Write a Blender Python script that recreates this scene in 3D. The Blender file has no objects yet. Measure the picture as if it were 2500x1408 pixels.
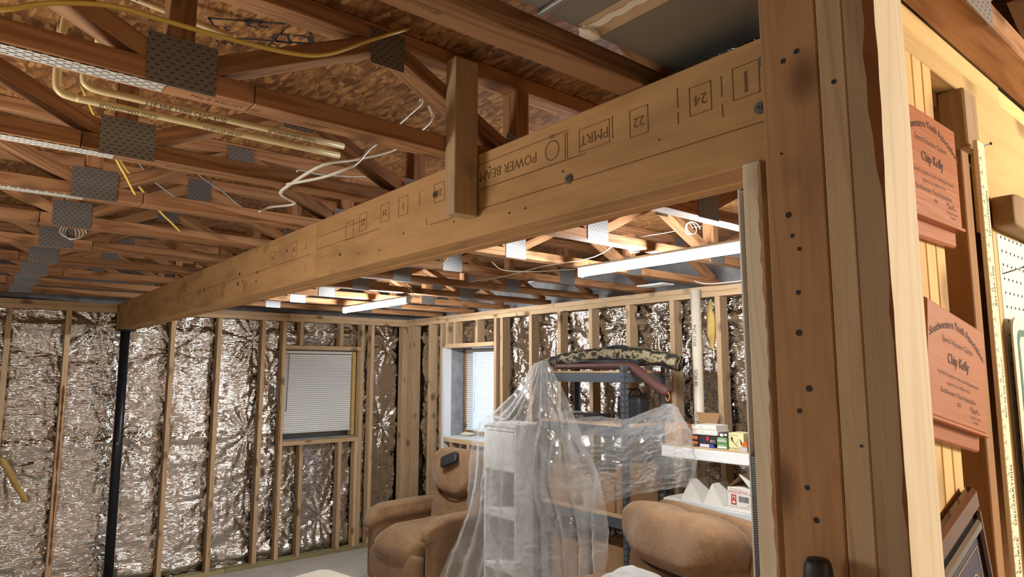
import bpy, bmesh, math, random
import numpy as np
from mathutils import Vector, Matrix, Euler
random.seed(7)
rng = np.random.default_rng(7)
PI = math.pi
sc = bpy.context.scene
COL = sc.collection

# ------------------------------------------------------------------ camera, world, lights, exposure
YAW = math.radians(39.6); PITCH = math.atan(202 / 1625.0); CAMZ = 1.813
cd = bpy.data.cameras.new('camera'); cam = bpy.data.objects.new('camera', cd); COL.objects.link(cam)
cd.sensor_width = 36.0; cd.sensor_fit = 'HORIZONTAL'; cd.lens = 36.0 * 1625.0 / 2500.0
cd.clip_start = 0.02
cam.location = (0, 0, CAMZ); cam.rotation_euler = (PI / 2 + PITCH, 0, -YAW)
sc.camera = cam
w = bpy.data.worlds.new('daylight'); sc.world = w; w.use_nodes = True
wb = w.node_tree.nodes['Background']; wb.inputs[0].default_value = (0.50, 0.72, 1.0, 1); wb.inputs[1].default_value = 1.5

def bulb(name, loc, radius, power, col):
    l = bpy.data.lights.new(name, 'POINT'); l.shadow_soft_size = radius; l.energy = power; l.color = col
    o = bpy.data.objects.new(name, l); COL.objects.link(o); o.location = loc
    return o
# work lamps that stand outside the frame (left bay of this room, and the shop to the right of the camera)
bulb('lamp_left_bay', (-0.60, 2.1, 1.75), 0.22, 30, (1.0, 0.95, 0.88))
bulb('lamp_shop', (2.5, -1.2, 2.15), 0.20, 118, (1.0, 0.92, 0.77))
TUBE_STRENGTH = 135.0
vs = sc.view_settings
vs.view_transform = 'Standard'; vs.look = 'None'; vs.exposure = 0.74; vs.gamma = 1.0; vs.use_curve_mapping = False
sc.cycles.use_denoising = True
sc.cycles.max_bounces = 8; sc.cycles.transparent_max_bounces = 24; sc.cycles.diffuse_bounces = 4
sc.cycles.glossy_bounces = 4; sc.cycles.transmission_bounces = 6
sc.cycles.sample_clamp_indirect = 6.0; sc.cycles.caustics_reflective = False; sc.cycles.caustics_refractive = False

# ------------------------------------------------------------------ materials
class NT:
    def __init__(s, name):
        s.m = bpy.data.materials.new(name); s.m.use_nodes = True
        s.t = s.m.node_tree; s.b = s.t.nodes['Principled BSDF']; s.out = s.t.nodes['Material Output']
    def n(s, typ, **kw):
        nd = s.t.nodes.new(typ)
        for k, v in kw.items():
            if k.startswith('i_'):
                key = k[2:]; key = int(key) if key.isdigit() else key.replace('_', ' ')
                s.set(nd, key, v)
            else: setattr(nd, k, v)
        return nd
    def set(s, nd, key, v):
        sock = nd.inputs[key]
        if isinstance(v, bpy.types.NodeSocket): s.t.links.new(v, sock)
        else: sock.default_value = v
    def math(s, op, a, b=None, c=None):
        nd = s.n('ShaderNodeMath', operation=op); s.set(nd, 0, a)
        if b is not None: s.set(nd, 1, b)
        if c is not None: s.set(nd, 2, c)
        return nd.outputs[0]
    def mix(s, f, a, b, blend='MIX'):
        nd = s.n('ShaderNodeMix', data_type='RGBA', blend_type=blend)
        s.set(nd, 0, f); s.set(nd, 6, a); s.set(nd, 7, b); return nd.outputs[2]
    def noise(s, vec, scale, detail=3.0, rough=0.55, dist=0.0):
        nd = s.n('ShaderNodeTexNoise'); s.set(nd, 'Vector', vec); s.set(nd, 'Scale', scale); s.set(nd, 'Detail', detail)
        s.set(nd, 'Roughness', rough); s.set(nd, 'Distortion', dist); return nd.outputs[0]
    def ramp(s, f, stops):
        nd = s.n('ShaderNodeValToRGB'); s.set(nd, 0, f); e = nd.color_ramp.elements
        while len(e) < len(stops): e.new(0.5)
        for i, (p, c) in enumerate(stops):
            e[i].position = p; e[i].color = c if len(c) == 4 else (*c, 1)
        return nd.outputs[0]
    def maprange(s, v, a, b, c=0.0, d=1.0):
        nd = s.n('ShaderNodeMapRange'); s.set(nd, 0, v); s.set(nd, 1, a); s.set(nd, 2, b); s.set(nd, 3, c); s.set(nd, 4, d); return nd.outputs[0]
    def coord(s, randomise=True, scale=None):
        tc = s.n('ShaderNodeTexCoord').outputs['Object']
        if randomise:
            oi = s.n('ShaderNodeObjectInfo').outputs['Random']
            cx = s.n('ShaderNodeCombineXYZ'); s.set(cx, 0, s.math('MULTIPLY', oi, 37.0)); s.set(cx, 1, s.math('MULTIPLY', oi, 91.0)); s.set(cx, 2, s.math('MULTIPLY', oi, 53.0))
            va = s.n('ShaderNodeVectorMath', operation='ADD'); s.set(va, 0, tc); s.set(va, 1, cx.outputs[0]); tc = va.outputs[0]
        if scale: tc = s.scale(tc, scale)
        return tc
    def scale(s, v, sc3):
        va = s.n('ShaderNodeVectorMath', operation='MULTIPLY'); s.set(va, 0, v); s.set(va, 1, sc3); return va.outputs[0]
    def bump(s, h, strength=0.3, dist=0.01):
        nd = s.n('ShaderNodeBump'); s.set(nd, 'Height', h); s.set(nd, 'Strength', strength); s.set(nd, 'Distance', dist)
        s.t.links.new(nd.outputs[0], s.b.inputs['Normal'])
    def fin(s, color=None, rough=0.6, metal=0.0, spec=0.4):
        if color is not None: s.set(s.b, 'Base Color', color if isinstance(color, bpy.types.NodeSocket) or len(color) == 4 else (*color, 1))
        s.set(s.b, 'Roughness', rough); s.set(s.b, 'Metallic', metal); s.set(s.b, 'Specular IOR Level', spec)
        return s.m

def wood(name, light, dark, lines=0.45, knots=0.55, mott=0.35, knotc=(0.10, 0.045, 0.018), rough=0.72, vary=0.18, freq=26.0):
    s = NT(name); c = s.coord()
    g = s.noise(s.scale(c, (0.55, 7.0, 7.0)), 1.6, 2.0, 0.5, 0.4)
    ln = s.math('SINE', s.math('MULTIPLY', g, freq * 2.2))
    ln = s.math('POWER', s.maprange(ln, -1, 1), 2.2)
    fib = s.noise(s.scale(c, (2.0, 90.0, 90.0)), 2.0, 4.0, 0.6)
    f = s.math('ADD', s.math('MULTIPLY', ln, lines), s.math('MULTIPLY', s.math('SUBTRACT', fib, 0.5), 0.7))
    col = s.mix(s.maprange(f, 0.0, 0.9), (*light, 1), (*dark, 1))
    m = s.noise(s.scale(c, (1.3, 5.0, 5.0)), 2.2, 4.0)
    mid = tuple((a * 0.62 + b * 0.38) * 0.62 for a, b in zip(light, dark))
    col = s.mix(s.math('MULTIPLY', s.maprange(m, 0.45, 0.75), mott), col, (*mid, 1))
    vo = s.n('ShaderNodeTexVoronoi', i_Vector=s.scale(c, (6.5, 9.0, 9.0)), i_Scale=1.0)
    gate = s.math('GREATER_THAN', s.n('ShaderNodeSeparateColor', i_0=vo.outputs['Color']).outputs[0], 0.6)
    k = s.math('MULTIPLY', s.maprange(vo.outputs['Distance'], 0.36, 0.14), gate)
    col = s.mix(s.math('MULTIPLY', k, knots), col, (*knotc, 1))
    oi = s.n('ShaderNodeObjectInfo').outputs['Random']
    hsv = s.n('ShaderNodeHueSaturation', i_Color=col); s.set(hsv, 'Value', s.maprange(oi, 0, 1, 1 - vary, 1 + vary))
    s.bump(s.math('ADD', fib, s.math('MULTIPLY', ln, 0.3)), 0.18, 0.004)
    return s.fin(hsv.outputs[0], rough, 0.0, 0.25)

def plain(name, col, rough=0.5, metal=0.0, spec=0.4, mott=0.0, bump=0.0, bscale=60.0, mcol=None):
    s = NT(name)
    c = (*col, 1)
    if mott or bump:
        co = s.coord(); nz = s.noise(co, bscale * 0.2, 4.0)
        if mott: c = s.mix(s.math('MULTIPLY', s.maprange(nz, 0.4, 0.7), mott), c, (*(mcol or tuple(x * 0.55 for x in col)), 1))
        if bump: s.bump(s.noise(co, bscale, 4.0), bump, 0.004)
    return s.fin(c, rough, metal, spec)

def emis(name, col, strength):
    s = NT(name); s.fin((1, 1, 1), 0.4)
    s.set(s.b, 'Emission Color', (*col, 1)); s.set(s.b, 'Emission Strength', strength); return s.m

M = {}
M['truss'] = wood('truss_pine', (0.42, 0.215, 0.098), (0.20, 0.085, 0.036), 0.6, 0.7, 0.4)
M['stud'] = wood('stud_spruce', (0.66, 0.46, 0.27), (0.47, 0.28, 0.13), 0.35, 0.75, 0.35)
M['pale'] = wood('pale_spruce', (0.80, 0.68, 0.50), (0.62, 0.47, 0.29), 0.3, 0.6, 0.2, knotc=(0.30, 0.17, 0.08))
M['brown'] = wood('brown_stud', (0.43, 0.235, 0.11), (0.27, 0.13, 0.055), 0.3, 0.9, 0.5)
M['greyb'] = wood('weathered_shaded_stud', (0.45, 0.31, 0.18), (0.30, 0.185, 0.095), 0.5, 0.7, 0.45)  # weathered boards, and the painted shade on the pale board's side
M['yellow'] = wood('yellow_pine', (0.74, 0.50, 0.22), (0.58, 0.35, 0.13), 0.25, 0.6, 0.25)
M['treated'] = wood('treated_plate', (0.42, 0.37, 0.19), (0.28, 0.23, 0.11), 0.4, 0.5, 0.4)
M['beam'] = wood('laminated_beam', (0.60, 0.35, 0.148), (0.43, 0.225, 0.083), 0.14, 0.35, 0.75, vary=0.06)
M['rust'] = plain('bark_stain', (0.24, 0.09, 0.03), 0.8, mott=0.5)
M['plaque'] = wood('cherry_plaque', (0.40, 0.135, 0.055), (0.32, 0.095, 0.036), 0.2, 0.0, 0.25, rough=0.38, vary=0.08)
M['white'] = plain('white_paint', (0.80, 0.80, 0.78), 0.4, mott=0.06, bscale=20)
M['wplastic'] = plain('white_plastic', (0.78, 0.76, 0.70), 0.4)
M['cable_w'] = plain('white_cable', (0.80, 0.76, 0.68), 0.45)
M['cable_y'] = plain('yellow_cable', (0.72, 0.50, 0.10), 0.45)
M['cable_g'] = plain('grey_cable', (0.35, 0.34, 0.32), 0.4)
M['pipe'] = plain('cream_pipe', (0.76, 0.62, 0.33), 0.35)
M['ink'] = plain('black_ink', (0.025, 0.02, 0.02), 0.7)
M['stamp'] = plain('brown_stamp_ink', (0.19, 0.10, 0.045), 0.8)
M['engrave'] = plain('burnt_engraving', (0.085, 0.022, 0.012), 0.7)
M['red'] = plain('red_print', (0.60, 0.025, 0.03), 0.5)
M['black'] = plain('black_plastic', (0.022, 0.022, 0.025), 0.45)
M['bmetal'] = plain('black_steel', (0.018, 0.019, 0.024), 0.35, 0.3)
M['bshelf'] = plain('grey_steel', (0.105, 0.12, 0.14), 0.45, 0.25)
M['screw'] = plain('dark_zinc', (0.18, 0.175, 0.17), 0.45, 0.7)
M['concrete'] = plain('concrete', (0.60, 0.55, 0.48), 0.75, mott=0.35, bump=0.3, bscale=40)
M['rconc'] = plain('rough_concrete', (0.33, 0.32, 0.32), 0.85, mott=0.85, bump=0.8, bscale=45)
M['duct'] = plain('galvanised_sheet', (0.32, 0.31, 0.28), 0.48, 0.75, mott=0.35, bscale=14)
M['kraft'] = plain('kraft_tape', (0.58, 0.40, 0.22), 0.7, mott=0.2, bump=0.4, bscale=50)
M['torn'] = plain('torn_paper', (0.78, 0.70, 0.55), 0.8)
M['card'] = plain('cardboard', (0.42, 0.24, 0.12), 0.75, mott=0.15)
M['suede'] = None
M['foam'] = plain('yellow_foam', (0.62, 0.42, 0.13), 0.85, mott=0.5, bump=0.8, bscale=60)
M['cream'] = plain('cream_laminate', (0.78, 0.70, 0.55), 0.4)
M['green'] = plain('green_paint', (0.02, 0.13, 0.10), 0.4)
M['signw'] = plain('sign_white', (0.78, 0.74, 0.62), 0.45, mott=0.35, bscale=30, mcol=(0.55, 0.38, 0.2))
M['peg'] = plain('pegboard_white', (0.72, 0.74, 0.70), 0.5)
M['pclay'] = plain('worn_block', (0.30, 0.18, 0.075), 0.7, mott=0.7, bscale=40, mcol=(0.09, 0.045, 0.02))
M['camo'] = None
M['gunred'] = plain('red_brown_vinyl', (0.10, 0.042, 0.032), 0.55, mott=0.5, bscale=25)
M['orange'] = plain('orange_cord', (0.62, 0.19, 0.03), 0.6)
M['navy'] = plain('navy_print', (0.022, 0.028, 0.075), 0.35)
M['gold'] = plain('gold_line', (0.52, 0.36, 0.16), 0.4, 0.3)
M['dframe'] = plain('dark_cherry_lacquer', (0.065, 0.016, 0.015), 0.12, spec=0.6)
M['silvl'] = plain('grey_lacquer', (0.13, 0.135, 0.14), 0.18, 0.4)
M['boxw'] = plain('white_carton', (0.80, 0.76, 0.68), 0.6)
M['boxg'] = plain('grey_carton', (0.50, 0.48, 0.44), 0.6)
M['boxb'] = plain('black_carton', (0.03, 0.028, 0.028), 0.5)
M['boxo'] = plain('orange_carton', (0.62, 0.17, 0.03), 0.5)
M['boxn'] = plain('blue_carton', (0.06, 0.07, 0.30), 0.5)
M['boxgr'] = plain('green_carton', (0.12, 0.28, 0.09), 0.5)
M['boxy'] = plain('pale_yellow_carton', (0.72, 0.66, 0.34), 0.5)
M['glow'] = emis('lamp_diffuser', (0.93, 0.97, 1.0), TUBE_STRENGTH)

def m_suede():
    s = NT('tan_suede'); c = s.coord(False)
    n1 = s.noise(c, 9.0, 5.0, 0.65, 0.6); n2 = s.noise(c, 70.0, 4.0, 0.7)
    col = s.mix(s.maprange(n1, 0.35, 0.7), (0.30, 0.172, 0.083, 1), (0.20, 0.108, 0.05, 1))
    col = s.mix(s.math('MULTIPLY', s.maprange(n2, 0.5, 0.75), 0.35), col, (0.44, 0.27, 0.13, 1))
    s.bump(s.math('ADD', n1, s.math('MULTIPLY', n2, 0.35)), 0.35, 0.012)
    s.set(s.b, 'Sheen Weight', 0.25)
    return s.fin(col, 0.85, 0, 0.15)
M['suede'] = m_suede(); M['crease_shade'] = plain('dark_crease_shade', (0.05, 0.024, 0.011), 0.9)

def m_camo():
    s = NT('camo_fabric'); c = s.coord(False)
    wv = s.n('ShaderNodeTexWave', i_Vector=c, i_Scale=9.0, i_Distortion=7.0, i_Detail=3.0, i_Detail_Scale=1.6)
    col = s.ramp(wv.outputs['Fac'], [(0.0, (0.018, 0.016, 0.013)), (0.55, (0.06, 0.05, 0.036)), (0.8, (0.16, 0.13, 0.08)), (0.97, (0.34, 0.28, 0.17))])
    s.bump(wv.outputs['Fac'], 0.3, 0.01)
    return s.fin(col, 0.85, 0, 0.2)
M['camo'] = m_camo()

def m_foil():
    s = NT('foil_insulation'); c = s.coord(False)
    wv = s.n('ShaderNodeTexWave', wave_type='BANDS', bands_direction='Z', i_Vector=c, i_Scale=26.0, i_Distortion=1.5, i_Detail=2.0, i_Detail_Scale=2.0)
    cr = s.noise(s.scale(c, (1, 1, 1.9)), 19.0, 2.6, 0.5, 1.0)
    cr2 = s.noise(s.scale(c, (1, 1, 2.6)), 75.0, 3.0, 0.6)
    h = s.math('ADD', s.math('MULTIPLY', wv.outputs['Fac'], 0.10), s.math('ADD', cr, s.math('MULTIPLY', cr2, 0.10)))
    s.bump(h, 0.55, 0.02)
    col = s.mix(s.noise(c, 3.0, 3.0), (0.86, 0.83, 0.78, 1), (0.78, 0.75, 0.70, 1))
    return s.fin(col, 0.13, 1.0, 0.5)
M['foil'] = m_foil()

def m_osb():
    s = NT('oriented_strand_board'); c = s.coord(False)
    nz = s.noise(c, 5.0, 3.0)
    va = s.n('ShaderNodeVectorMath', operation='ADD'); s.set(va, 0, c)
    cx = s.n('ShaderNodeCombineXYZ'); s.set(cx, 0, s.math('MULTIPLY', nz, 0.10)); s.set(cx, 1, s.math('MULTIPLY', nz, 0.07)); s.set(va, 1, cx.outputs[0])
    cols = []
    for rot, sc3, k in ((0.5, (17, 60, 1), 1.0), (-0.9, (20, 66, 1), 1.0), (1.7, (24, 84, 1), 1.0)):
        mp = s.n('ShaderNodeMapping', i_Vector=va.outputs[0]); s.set(mp, 'Rotation', (0, 0, rot)); s.set(mp, 'Scale', sc3)
        v = s.n('ShaderNodeTexVoronoi', i_Vector=mp.outputs[0], i_Scale=1.0)
        sep = s.n('ShaderNodeSeparateColor', i_0=v.outputs['Color'])
        cols.append((sep.outputs[0], v.outputs['Distance'], sep.outputs[1]))
    pick = s.noise(c, 14.0, 1.0)
    a = s.mix(s.math('GREATER_THAN', pick, 0.5), cols[0][0], cols[1][0])
    a = s.mix(s.math('GREATER_THAN', cols[2][2], 0.68), a, cols[2][0])
    col = s.ramp(a, [(0.0, (0.13, 0.05, 0.016)), (0.3, (0.215, 0.095, 0.030)), (0.62, (0.285, 0.134, 0.043)), (0.95, (0.42, 0.215, 0.075))])
    edge = s.math('GREATER_THAN', cols[0][1], 0.62)
    col = s.mix(s.math('MULTIPLY', edge, 0.5), col, (0.10, 0.038, 0.012, 1))
    s.bump(a, 0.4, 0.006)
    return s.fin(col, 0.65, 0, 0.3)
M['osb'] = m_osb()

def m_plate(name, base, slotc, long_x):
    # punched truss plate: rows of slots in Object XZ (long_x: slots run along X)
    s = NT(name); c = s.coord(False)
    sp = s.n('ShaderNodeSeparateXYZ'); s.set(sp, 0, c)
    x, z = sp.outputs[0], sp.outputs[2] if not long_x else sp.outputs[1]
    px, pz = (0.0185, 0.0098) if not long_x else (0.024, 0.0095)
    zi = s.math('DIVIDE', z, pz); row = s.math('FLOOR', zi)
    off = s.math('MULTIPLY', s.math('MODULO', s.math('ABSOLUTE', row), 2.0), 0.5)
    xf = s.math('FRACT', s.math('ADD', s.math('ADD', s.math('DIVIDE', x, px), 50.0), off))
    zf = s.math('FRACT', s.math('ADD', zi, 50.0))
    a = s.math('LESS_THAN', s.math('ABSOLUTE', s.math('SUBTRACT', xf, 0.5)), 0.33 if long_x else 0.20)
    b = s.math('LESS_THAN', s.math('ABSOLUTE', s.math('SUBTRACT', zf, 0.5)), 0.21 if long_x else 0.15)
    slot = s.math('MULTIPLY', a, b)
    col = s.mix(slot, (*base, 1), (*slotc, 1))
    s.bump(s.math('SUBTRACT', 1.0, slot), 0.6, 0.004)
    s.set(s.b, 'Metallic', s.math('MULTIPLY', s.math('SUBTRACT', 1.0, slot), 0.75))
    s.set(s.b, 'Base Color', col); s.set(s.b, 'Roughness', 0.42)
    return s.m
M['nplate'] = m_plate('nail_plate_steel', (0.30, 0.30, 0.295), (0.05, 0.045, 0.04), False)
M['uplate'] = m_plate('glare_strap_steel', (0.80, 0.78, 0.72), (0.10, 0.08, 0.06), True)  # pale base paints in the lamplight that the steel straps reflect
for _k in ('uplate',):
    _b = M[_k].node_tree.nodes['Principled BSDF']
    for _l in list(_b.inputs['Metallic'].links): M[_k].node_tree.links.remove(_l)
    _b.inputs['Metallic'].default_value = 0.15

def m_plastic(name, opac, haze):
    s = NT(name); s.fin((0.86, 0.86, 0.84), 0.16, 0, 0.55)
    c = s.coord(False)
    s.bump(s.noise(c, 28.0, 4.0, 0.6, 1.2), 0.6, 0.02)
    tr = s.n('ShaderNodeBsdfTransparent')
    tl = s.n('ShaderNodeBsdfTranslucent'); s.set(tl, 0, (0.85, 0.85, 0.83, 1))
    ms = s.n('ShaderNodeMixShader'); s.set(ms, 0, 0.4); s.t.links.new(s.b.outputs[0], ms.inputs[1]); s.t.links.new(tl.outputs[0], ms.inputs[2])
    lw = s.n('ShaderNodeLayerWeight'); s.set(lw, 'Blend', 0.42)
    hz = s.noise(c, 3.2, 3.0)
    f = s.math('ADD', s.math('MULTIPLY', lw.outputs['Facing'], opac), s.maprange(hz, 0.35, 0.7, haze * 0.55, haze * 1.35))
    f = s.math('MINIMUM', f, 0.92)
    mx = s.n('ShaderNodeMixShader'); s.set(mx, 0, f); s.t.links.new(tr.outputs[0], mx.inputs[1]); s.t.links.new(ms.outputs[0], mx.inputs[2])
    s.t.links.new(mx.outputs[0], s.out.inputs[0])
    return s.m
M['plastic'] = m_plastic('clear_plastic_film', 0.64, 0.34)
M['film'] = m_plastic('clear_crinkled_film', 0.6, 0.2)
M['bag'] = m_plastic('cloudy_plastic_bag', 0.5, 0.55)

def m_glass():
    s = NT('window_glass'); g = s.n('ShaderNodeBsdfGlossy'); s.set(g, 'Roughness', 0.02)
    tr = s.n('ShaderNodeBsdfTransparent'); mx = s.n('ShaderNodeMixShader'); s.set(mx, 0, 0.08)
    s.t.links.new(tr.outputs[0], mx.inputs[1]); s.t.links.new(g.outputs[0], mx.inputs[2]); s.t.links.new(mx.outputs[0], s.out.inputs[0])
    return s.m
M['glass'] = m_glass()
def m_slat():
    s = NT('blind_slat'); s.fin((0.88, 0.87, 0.84), 0.5, 0, 0.4)
    tl = s.n('ShaderNodeBsdfTranslucent'); s.set(tl, 0, (0.8, 0.82, 0.85, 1))
    mx = s.n('ShaderNodeMixShader'); s.set(mx, 0, 0.16); s.t.links.new(s.b.outputs[0], mx.inputs[1]); s.t.links.new(tl.outputs[0], mx.inputs[2])
    s.t.links.new(mx.outputs[0], s.out.inputs[0]); return s.m
M['slat'] = m_slat(); M['slat_white'] = plain('white_blind_slat', (0.92, 0.91, 0.88), 0.5)

# ------------------------------------------------------------------ builders
def link(o, parent=None):
    COL.objects.link(o)
    if parent is not None: o.parent = parent
    return o
def tag(o, label=None, cat=None, group=None, kind=None):
    if label: o['label'] = label
    if cat: o['category'] = cat
    if group: o['group'] = group
    if kind: o['kind'] = kind
    return o
def thing(name, label, cat, loc=(0, 0, 0), rz=0.0, group=None, kind=None):
    o = bpy.data.objects.new(name, None); o.empty_display_size = 0.05
    o.location = loc; o.rotation_euler = (0, 0, rz)
    link(o); return tag(o, label, cat, group, kind)
def meshobj(name, vf, mat, parent=None, smooth=False, loc=(0, 0, 0), rot=None):
    me = bpy.data.meshes.new(name); me.from_pydata([tuple(map(float, v)) for v in vf[0]], [], [tuple(f) for f in vf[1]])
    if isinstance(mat, (list, tuple)):
        for m in mat: me.materials.append(m)
    else: me.materials.append(mat)
    if len(vf) > 2:
        me.polygons.foreach_set('material_index', vf[2])
    if smooth: me.polygons.foreach_set('use_smooth', [True] * len(me.polygons))
    me.update()
    o = bpy.data.objects.new(name, me); o.location = loc
    if rot is not None: o.rotation_euler = rot
    return link(o, parent)
_cache = {}
def boxmesh(lx, ly, lz, mat, bev=0.0015):
    key = (round(lx, 4), round(ly, 4), round(lz, 4), mat.name, bev)
    if key in _cache: return _cache[key]
    bm = bmesh.new(); bmesh.ops.create_cube(bm, size=1.0)
    for v in bm.verts: v.co = (v.co.x * lx, v.co.y * ly, v.co.z * lz)
    if bev: bmesh.ops.bevel(bm, geom=list(bm.edges), offset=min(bev, 0.3 * min(lx, ly, lz)), segments=1, affect='EDGES', profile=0.5)
    me = bpy.data.meshes.new('board'); bm.to_mesh(me); bm.free(); me.materials.append(mat); _cache[key] = me
    return me
ROT = {'x': (0, 0, 0), 'y': (0, 0, PI / 2), 'z': (0, -PI / 2, 0)}
def box(name, x0, x1, y0, y1, z0, z1, mat, parent=None, grain=None, bev=0.0015):
    dx, dy, dz = x1 - x0, y1 - y0, z1 - z0
    if grain is None: grain = 'xyz'[max(range(3), key=lambda i: (dx, dy, dz)[i])]
    L = {'x': (dx, dy, dz), 'y': (dy, dx, dz), 'z': (dz, dy, dx)}[grain]
    o = bpy.data.objects.new(name, boxmesh(*L, mat, bev)); o.location = ((x0 + x1) / 2, (y0 + y1) / 2, (z0 + z1) / 2)
    o.rotation_euler = ROT[grain]
    return link(o, parent)
def bar(name, p, q, wy, t, mat, parent=None, side=(0, 1, 0), bev=0.0015):
    p, q = Vector(p), Vector(q); X = (q - p); L = X.length; X.normalize(); Y = Vector(side); Z = X.cross(Y).normalized(); Y = Z.cross(X)
    o = bpy.data.objects.new(name, boxmesh(L, wy, t, mat, bev))
    R = Matrix((X, Y, Z)).transposed(); o.location = (p + q) / 2; o.rotation_euler = R.to_euler()
    return link(o, parent)
def catmull(pts, n):
    P = [Vector(p) for p in pts]; P = [P[0] * 2 - P[1]] + P + [P[-1] * 2 - P[-2]]; out = []
    for i in range(1, len(P) - 2):
        for k in range(n):
            t = k / n; a, b, c, d = P[i - 1:i + 3]
            out.append(0.5 * ((2 * b) + (c - a) * t + (2 * a - 5 * b + 4 * c - d) * t * t + (3 * b - a - 3 * c + d) * t ** 3))
    out.append(P[-2]); return out
def tubevf(pts, r, n=4, ring=8, closed_caps=True, rad=None, flat=1.0):
    c = catmull(pts, n) if n > 1 else [Vector(p) for p in pts]
    V, F = [], []; up = Vector((0.13, 0.21, 0.97))
    for i, p in enumerate(c):
        d = (c[min(i + 1, len(c) - 1)] - c[max(i - 1, 0)]).normalized()
        a = d.cross(up)
        if a.length < 1e-3: a = d.cross(Vector((1, 0, 0)))
        a.normalize(); b = d.cross(a)
        rr = r if rad is None else rad(i / (len(c) - 1))
        for k in range(ring):
            t = 2 * PI * k / ring; V.append(p + a * (math.cos(t) * rr) + b * (math.sin(t) * rr * flat))
    for i in range(len(c) - 1):
        for k in range(ring):
            k2 = (k + 1) % ring; F.append((i * ring + k, i * ring + k2, (i + 1) * ring + k2, (i + 1) * ring + k))
    if closed_caps:
        F.append(tuple(range(ring))[::-1]); F.append(tuple((len(c) - 1) * ring + k for k in range(ring)))
    return V, F
def tube(name, pts, r, mat, parent=None, n=4, ring=8, rad=None, flat=1.0):
    return meshobj(name, tubevf(pts, r, n, ring, True, rad, flat), mat, parent, True)
def merge(*vfs):
    V, F = [], []
    for v, f in vfs:
        b = len(V); V += list(v); F += [tuple(i + b for i in q) for q in f]
    return V, F
def xf(vf, mtx): return [mtx @ Vector(v) for v in vf[0]], vf[1]
def boxvf(x0, x1, y0, y1, z0, z1):
    return ([(x, y, z) for x in (x0, x1) for y in (y0, y1) for z in (z0, z1)],
            [(0, 1, 3, 2), (4, 6, 7, 5), (0, 4, 5, 1), (2, 3, 7, 6), (0, 2, 6, 4), (1, 5, 7, 3)])
def cylvf(p, q, r, ring=12): return tubevf([p, q], r, 1, ring)
_txt = {}
def textvf(s, size=1.0, bend=0.0, align='CENTER', spacing=1.0, bold=0.0):
    cu = bpy.data.curves.new('t', 'FONT'); cu.body = s; cu.size = size; cu.align_x = align; cu.align_y = 'CENTER'; cu.resolution_u = 2
    cu.space_character = spacing; cu.offset = bold
    ob = bpy.data.objects.new('t', cu); me = bpy.data.meshes.new_from_object(ob)
    V = [(v.co.x, v.co.y - bend * v.co.x * v.co.x, 0.0) for v in me.vertices]; F = [tuple(p.vertices) for p in me.polygons]
    bpy.data.objects.remove(ob); bpy.data.meshes.remove(me); bpy.data.curves.remove(cu)
    return V, F
def rectvf(x0, x1, y0, y1, t):   # outline
    q = []
    for a in ((x0, x1, y0, y0 + t), (x0, x1, y1 - t, y1), (x0, x0 + t, y0, y1), (x1 - t, x1, y0, y1)):
        q.append(([(a[0], a[2], 0), (a[1], a[2], 0), (a[1], a[3], 0), (a[0], a[3], 0)], [(0, 1, 2, 3)]))
    return merge(*q)
def quadvf(x0, x1, y0, y1): return [(x0, y0, 0), (x1, y0, 0), (x1, y1, 0), (x0, y1, 0)], [(0, 1, 2, 3)]
def circvf(cx, cy, r, t, n=24):
    V, F = [], []
    for i in range(n):
        a = 2 * PI * i / n
        V += [(cx + r * math.cos(a), cy + r * math.sin(a), 0), (cx + (r - t) * math.cos(a), cy + (r - t) * math.sin(a), 0)]
    for i in range(n): j = (i + 1) % n; F.append((2 * i, 2 * j, 2 * j + 1, 2 * i + 1))
    return V, F
def frame(o, ux, uy): # matrix taking flat art (x,y,0) to a face with axes ux, uy at origin o
    ux, uy = Vector(ux).normalized(), Vector(uy).normalized(); uz = ux.cross(uy)
    m = Matrix((ux, uy, uz)).transposed().to_4x4(); m.translation = Vector(o); return m
def art(name, vf, mat, mtx, parent): return meshobj(name, xf(vf, mtx), mat, parent)

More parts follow.
